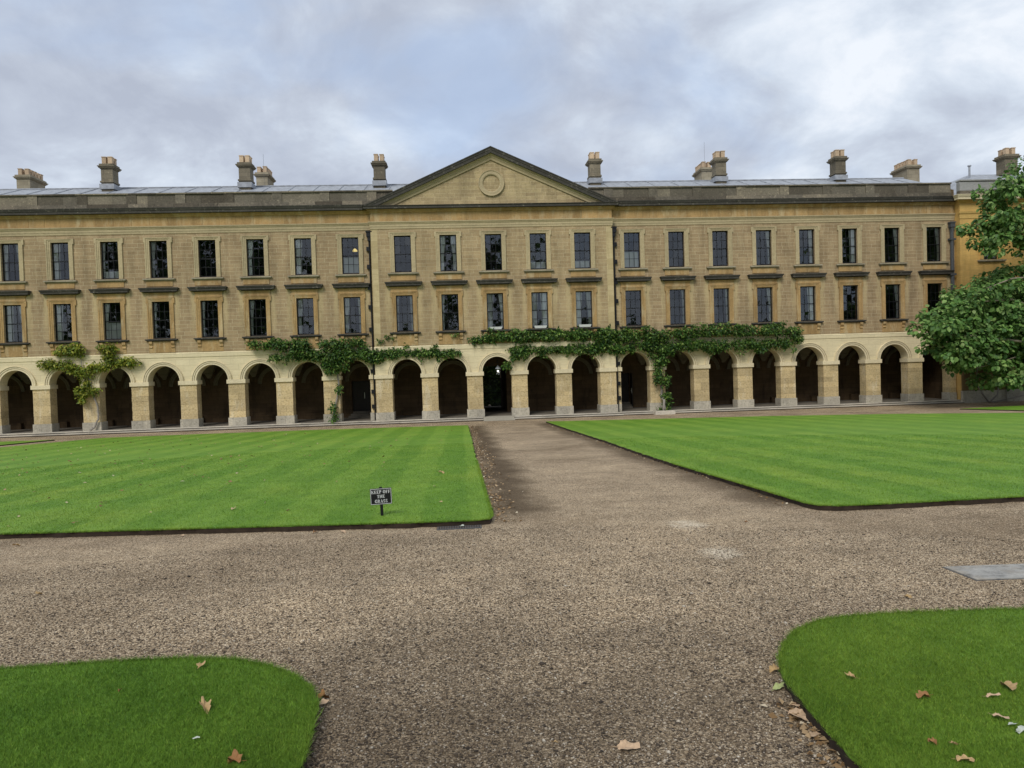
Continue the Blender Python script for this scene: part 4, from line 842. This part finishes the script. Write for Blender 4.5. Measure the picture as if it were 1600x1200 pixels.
GL = {'E': (.78, stem_(.07)+[rc(.2, .72, 0, th), rc(.2, .70, 1-th, 1), rc(.2, .52, .45, .55), rc(.64, .72, 0, .28), rc(.62, .70, .74, 1), rc(.46, .53, .36, .64)]),
      'F': (.74, stem_(.07)+[rc(.2, .68, 1-th, 1), rc(.2, .5, .45, .55), rc(.60, .68, .72, 1), rc(.44, .51, .36, .64)]),
      'T': (.80, [rc(.29, .29+T, 0, 1), rc(.2, .6, 0, .07), rc(.03, .77, 1-th, 1), rc(.03, .10, .72, 1), rc(.70, .77, .72, 1)]),
      'H': (.95, stem_(.07)+stem_(.64)+[rc(.2, .7, .45, .55)]),
      'K': (.92, stem_(.07)+[[(.28, .42), (.38, .42), (.78, .97), (.68, .97)], [(.36, .56), (.52, .62), (.88, .03), (.64, .03)], rc(.58, .92, 0, .07), rc(.6, .88, .93, 1)]),
      'P': (.78, stem_(.07)+[rc(.2, .45, 1-th, 1), rc(.2, .45, .44, .44+th)]+ring(.42, .72, .32, .28, -pi/2, pi/2)),
      'R': (.90, stem_(.07)+[rc(.2, .45, 1-th, 1), rc(.2, .45, .46, .46+th)]+ring(.42, .73, .32, .27, -pi/2, pi/2)+[[(.38, .5), (.56, .5), (.86, .03), (.62, .03)], rc(.6, .9, 0, .07)]),
      'O': (.92, ring(.46, .5, .43, .52, 0, 2*pi, T, 24)),
      'G': (.92, ring(.46, .5, .43, .52, pi*.22, pi*1.72, T, 20)+[rc(.62, .62+T, .03, .42), rc(.55, .9, .40, .47), rc(.76, .83, .68, .98)]),
      'A': (.92, [[(.08, 0), (.17, 0), (.50, 1), (.42, 1)], [(.56, 0), (.82, 0), (.54, 1), (.40, 1)], rc(.24, .66, .28, .36), rc(0, .28, 0, .07), rc(.48, .92, 0, .07)]),
      'S': (.72, ring(.36, .745, .30, .26, pi*.1, pi*1.5, .17, 14)+ring(.36, .255, .30, .26, -pi*.9, pi*.5, .17, 14)+[rc(.58, .65, .68, .98), rc(.06, .13, .02, .32)])}
lt = MB()
def text(s, zc, h, wid):
    adv = [(.42 if ch == ' ' else GL[ch][0]+.10) for ch in s]; tot = sum(adv)-.1; sx = wid/tot; x = -wid/2
    for ch, ad in zip(s, adv):
        if ch != ' ':
            for poly in GL[ch][1]: lt.quad(*[(x+px*sx, -.0075, zc-h/2+pz*h) for px, pz in poly])
        x += ad*sx
text('KEEP OFF', .348, .047, .270); text('THE', .283, .046, .112); text('GRASS', .215, .046, .182)
lo = lt.build('lettering', M['signwhite'], SG); lo['kind'] = 'stuff'
M['slat'] = plain('rusty_iron', (.16, .13, .11), .7, .3)
DG = empty('drain_grate', (-2.5, -37.66, gz(-37.66))); tag(DG, 'slotted metal drain grate at the foot of the left lawn edge', 'drain')
DG.rotation_euler = (R(-2.2), 0, 0)
for y0, y1 in ((-.10, -.075), (.085, .11)): MB().box(-.30, .30, y0, y1, -.02, .010).build('rim', M['pipe'], DG)
MB().box(-.30, .30, -.075, .085, -.02, .002).build('sump', M['black'], DG)
SLAT = MB().box(-.007, .007, -.075, .085, -.005, .010).mesh('slat', M['slat'])
for k in range(18): inst('slat', SLAT, DG, (-.285+k*.0335, 0, 0))
CV = empty('inspection_cover', (2.55, -41.14, gz(-41.14)+.004)); CV.rotation_euler = (R(-2.2), 0, R(-3)); tag(CV, 'pale grey rectangular slab cover set flush in the gravel', 'cover')
M['slab'] = stone('worn_slab', (.40, .385, .35), (.27, .265, .25), var=.45, lichen=((.24, .22, .19), .6), stain=((.36, .31, .24), .8, .48), pit=.4)
MB().box(-.5, .5, -.235, .235, -.03, .006).build('slab', M['slab'], CV); MB().box(-.51, .51, -.245, .245, -.04, -.001).build('frame', M['pipe'], CV)

# ------------------------------------------------------------------ fallen leaves
def leaf_mesh(seed, mat, lobes, curl):
    r = random.Random(seed); m = MB(); n = 22; pts = []
    for k in range(n):
        a = 2*math.pi*k/n; rad = .5*(.84+.13*math.cos(lobes*a)+r.uniform(-.07, .07))*(1.12 if abs(math.sin(a)) < .5 else .85)
        x, y = rad*math.cos(a), rad*math.sin(a); pts.append((x, y, curl*(1.3*y*y+.7*x*x*math.sin(3*a+seed))+r.uniform(0, .05)))
    m.v = [(0, 0, .02)]+pts; m.f = [(0, 1+k, 1+(k+1) % n) for k in range(n)]
    k = len(m.v); m.tube([(-.4, 0, .02), (-.6, .03, .04), (-.72, .02, .07)], .012, 4)
    return m.mesh('leaf', mat)
LM = {}
for i, (k, lb, cu) in enumerate((('tan', 5, .9), ('brown', 5, 1.4), ('pink', 3, .45), ('greenish', 5, .3), ('silver', 0, .5))): LM[k] = [leaf_mesh(i*3+j, M[k], lb, cu*(1+.4*j)) for j in range(2)]
FL = [('tan', -4.15, -42.58, .10, 1, 'small tan leaf near the far edge of the left foreground turf'), ('tan', -3.90, -43.24, .15, 1, 'largest curled tan leaf on the left foreground turf'),
      ('silver', -3.81, -43.62, .04, 1, 'tiny pale leaf below the big tan leaf on left turf'), ('brown', -3.54, -43.88, .11, 1, 'brown leaf at the bottom of the left foreground turf'),
      ('brown', -4.5, -42.92, .045, 1, 'tiny brown leaf at far left of the left foreground turf'),
      ('tan', -.25, -43.38, .08, 1, 'pale leaf near the gravel edge on the right foreground turf'), ('tan', .50, -43.64, .13, 1, 'largest golden curled leaf on the right foreground turf'),
      ('pink', .33, -43.74, .09, 1, 'tan leaf just left of the golden leaf on right turf'), ('brown', -.02, -43.69, .09, 1, 'dark reddish leaf midway on the right foreground turf'),
      ('pink', .19, -43.97, .09, 1, 'pinkish leaf beside the silvery leaves on right turf'), ('silver', .19, -44.05, .05, 1, 'smaller silvery leaf at the right edge of the turf'),
      ('silver', .20, -44.11, .09, 1, 'larger silvery leaf at the right edge of the turf'), ('brown', -.29, -44.16, .06, 1, 'small brown leaf low on the right foreground turf'),
      ('tan', -.21, -44.19, .05, 1, 'thin yellowish leaf low on the right foreground turf'), ('tan', -.26, -44.33, .09, 1, 'curled tan leaf lowest on the right foreground turf'),
      ('brown', -3.30, -43.02, .10, 0, 'upper of two brown leaves beside the left turf corner'), ('pink', -3.28, -43.10, .10, 0, 'lower of two brown leaves beside the left turf corner'),
      ('pink', -1.66, -43.86, .145, 0, 'large pinkish leaf alone on the near gravel path'), ('tan', -2.01, -43.76, .05, 0, 'tiny leaf left of the large pinkish path leaf'),
      ('tan', -.54, -43.04, .12, 0, 'uppermost tan leaf along the right turf edge'), ('greenish', -.63, -43.28, .13, 0, 'yellow-green leaf on the gravel beside the right turf'),
      ('pink', -.655, -43.53, .08, 0, 'small pale leaf left of a brown one at the turf edge'), ('brown', -.60, -43.56, .11, 0, 'brown upright leaf against the right turf edge'),
      ('pink', -.69, -43.66, .18, 0, 'long pale flat leaf beside the right turf edge'), ('pink', -.71, -43.86, .11, 0, 'lowest pale leaf beside the right turf edge'),
      ('tan', 1.15, -41.75, .09, 0, 'tan leaf on gravel above the right foreground turf'), ('brown', 1.22, -38.25, .06, 0, 'dark leaf on gravel before the right lawn corner'),
      ('tan', -6.52, -40.16, .10, 0, 'leaf alone on the gravel far left'), ('tan', -8.3, -37.48, .12, 0, 'pale leaf under the left lawn edge at far left'),
      ('pink', -6.23, -37.35, .11, 0, 'pale leaf under the left lawn edge, left of the sign'), ('pink', -4.05, -37.60, .12, 0, 'white curled leaf on gravel below the sign'),
      ('brown', -4.43, -37.55, .09, 0, 'small brown leaf on gravel just left below the sign'), ('silver', -2.47, -37.60, .12, 0, 'white leaf lying on the drain grate'),
      ('pink', -6.11, -35.55, .16, 1, 'large dry leaf on the left lawn left of the sign'), ('tan', -2.91, -31.3, .18, 1, 'dry leaf on the left lawn behind the sign')]
for i, (k, x, y, s, on, lab) in enumerate(FL):
    o = inst('fallen_leaf', LM[k][i % 2], None, (x, y, gz(y)+(HL+.022 if on else .014)), (random.uniform(-.25, .25)-.04, random.uniform(-.2, .2), random.uniform(0, 6.28)), (s*.8, s*.8*random.uniform(.65, 1), s*.8))
    tag(o, lab, 'leaf', 'fallen autumn leaves')
def scatter_bits(name, label, xs, ys, zs, size, mat=None):
    n = len(xs); P = np.stack([xs, ys, zs], 1); a = rng.uniform(0, 6.28, n)
    D = np.stack([np.cos(a), np.sin(a), rng.normal(.1, .25, n)], 1); Nn = np.stack([rng.normal(0, .4, n), rng.normal(0, .4, n), np.ones(n)], 1)
    V, F = leaves(P, D, Nn, size*rng.uniform(.5, 1.4, n), LEAF2*np.array((1.5, 1, 1.5)), LF2)
    o = inst(name, tri_mesh(name, V, F, mat or M['litter'])); o['kind'] = 'stuff'; o['label'] = label; return o
n = 1500; y = rng.uniform(-37.4, -5, n); x = -2.0+np.abs(rng.normal(0, .20, n)); scatter_bits('leaf_litter', 'dry leaf fragments along the left edge of the path', x, y, gzv(y)+.012, .05)
n = 450; y = rng.uniform(-37.3, -8, n); x = 2.38-np.abs(rng.normal(0, .14, n)); scatter_bits('leaf_litter', 'dry leaf fragments along the right edge of the path', x, y, gzv(y)+.012, .04)
n = 110; t = rng.uniform(0, 1, n); x = -.66-t*.04-np.abs(rng.normal(0, .06, n)); y = -43.5-.9*t; scatter_bits('leaf_litter', 'leaf fragments along the right foreground turf edge', x, y, gzv(y)+.012, .04)
n = 1000; x = rng.uniform(-24, -2.3, n); y = rng.uniform(-36.5, -8, n); k = pip(x, y, LAWN_L) & (rng.uniform(0, 1, n) < np.clip((-x)/14, .12, 1)); x, y = x[k], y[k]; scatter_bits('leaf_litter', 'pale specks of fallen leaf scattered on the left lawn', x, y, gzv(y)+HL+.025, .075)

# ------------------------------------------------------------------ gravel stones and grass blades (real geometry near the camera)
def polar(n, r0, r1, a0=-42, a1=48):
    th_ = np.radians(rng.uniform(a0, a1, n)); r = np.exp(rng.uniform(math.log(r0), math.log(r1), n))
    return -2.42+r*np.sin(th_), -47.32+r*np.cos(th_), r
x, y, r = polar(250000, 2.6, 9.5)
k = ~(pip(x, y, TURF_L) | pip(x, y, TURF_R) | pip(x, y, LAWN_L) | pip(x, y, LAWN_R)) & ~((np.abs(x-2.55) < .52) & (np.abs(y+41.14) < .26)) & ~((np.abs(x+2.5) < .38) & (np.abs(y+37.66) < .13))
x, y, r = x[k], y[k], r[k]; n = len(x)
OC = np.array([(1, 0, 0), (-1, 0, 0), (0, 1, 0), (0, -1, 0), (0, 0, 1), (0, 0, -1)], float); OF = np.array([(0, 2, 4), (2, 1, 4), (1, 3, 4), (3, 0, 4), (2, 0, 5), (1, 2, 5), (3, 1, 5), (0, 3, 5)])
sz = .0043*np.exp(rng.normal(0, .40, n)); a = rng.uniform(0, 6.28, n)
S3 = np.stack([sz*rng.uniform(.8, 1.4, n), sz*rng.uniform(.7, 1.1, n), sz*rng.uniform(.45, .8, n)], 1)
Vl = OC[None]*S3[:, None, :]*rng.uniform(.75, 1.2, (n, 6, 1)); ca, sa = np.cos(a)[:, None], np.sin(a)[:, None]
V = np.stack([Vl[..., 0]*ca-Vl[..., 1]*sa+x[:, None], Vl[..., 0]*sa+Vl[..., 1]*ca+y[:, None], Vl[..., 2]+(gzv(y)+sz*.25)[:, None]], -1).reshape(-1, 3)
F = (OF[None]+(np.arange(n)*6)[:, None, None]).reshape(-1, 3)
o = inst('gravel_stones', tri_mesh('gravel_stones', V, F, M['pebble'])); o['kind'] = 'stuff'; o['label'] = 'loose gravel stones on the near path'
def blades(name, label, x, y, h, w, hz, mat, lean=.5):
    n = len(x); a = rng.uniform(0, 6.28, n); hh = h*rng.uniform(.55, 1.2, n); ww = w*rng.uniform(.7, 1.3, n)
    z = gzv(y)+hz; lx, ly = rng.normal(0, lean, n)*hh, rng.normal(0, lean, n)*hh
    bx, by = np.cos(a)*ww, np.sin(a)*ww
    V = np.stack([np.stack([x-bx, y-by, z-.004], 1), np.stack([x+bx, y+by, z-.004], 1), np.stack([x+lx, y+ly, z+hh], 1)], 1).reshape(-1, 3)
    F = np.arange(3*n).reshape(-1, 3)
    o = inst(name, tri_mesh(name, V, F, mat)); o['kind'] = 'stuff'; o['label'] = label
x, y, r = polar(1200000, 2.7, 7.5, -46, 52); kl, kr = pip(x, y, TURF_L), pip(x, y, TURF_R)
blades('grass_blades', 'grass blades of the left foreground turf', x[kl], y[kl], .022, .0016, HL, M['turfblade'], .6)
blades('grass_blades', 'grass blades of the right foreground turf', x[kr], y[kr], .022, .0016, HL, M['turfblade'], .6)
x, y, r = polar(420000, 9.2, 26, -40, 46); kl, kr = pip(x, y, LAWN_L), pip(x, y, LAWN_R)
for kk, lab in ((kl, 'short grass blades of the left lawn'), (kr, 'short grass blades of the right lawn')): blades('grass_blades', lab, x[kk], y[kk], .020, .0028*r[kk]/10, HL, M['lawnblade'], .6)
def edge_blades(poly, n, name, label, h, w, mat, only):
    xs, ys_ = [], []; segs = [(poly[i], poly[(i+1) % len(poly)]) for i in range(len(poly))]; segs = [s for s in segs if only(s)]
    L = np.array([math.dist(*s) for s in segs]); idx = rng.choice(len(segs), n, p=L/L.sum()); t = rng.uniform(0, 1, n)
    A = np.array([s[0] for s in segs])[idx]; B = np.array([s[1] for s in segs])[idx]; P = A+(B-A)*t[:, None]+rng.normal(0, .008, (n, 2))
    blades(name, label, P[:, 0], P[:, 1], h, w, HL, mat, .9)
nearf = lambda s: min(s[0][1], s[1][1]) > -44.6 and abs(s[0][0]) < 12 and abs(s[1][0]) < 15 and s[0][1] < -30
edge_blades(TURF_L, 9000, 'grass_blades', 'overhanging grass fringe of the left foreground turf', .026, .0017, M['turfblade'], nearf)
edge_blades(TURF_R, 9000, 'grass_blades', 'overhanging grass fringe of the right foreground turf', .026, .0017, M['turfblade'], nearf)
edge_blades(LAWN_L, 12000, 'grass_blades', 'grass fringe along the left lawn edge', .03, .003, M['lawnblade'], nearf)
edge_blades(LAWN_R, 12000, 'grass_blades', 'grass fringe along the right lawn edge', .03, .003, M['lawnblade'], nearf)
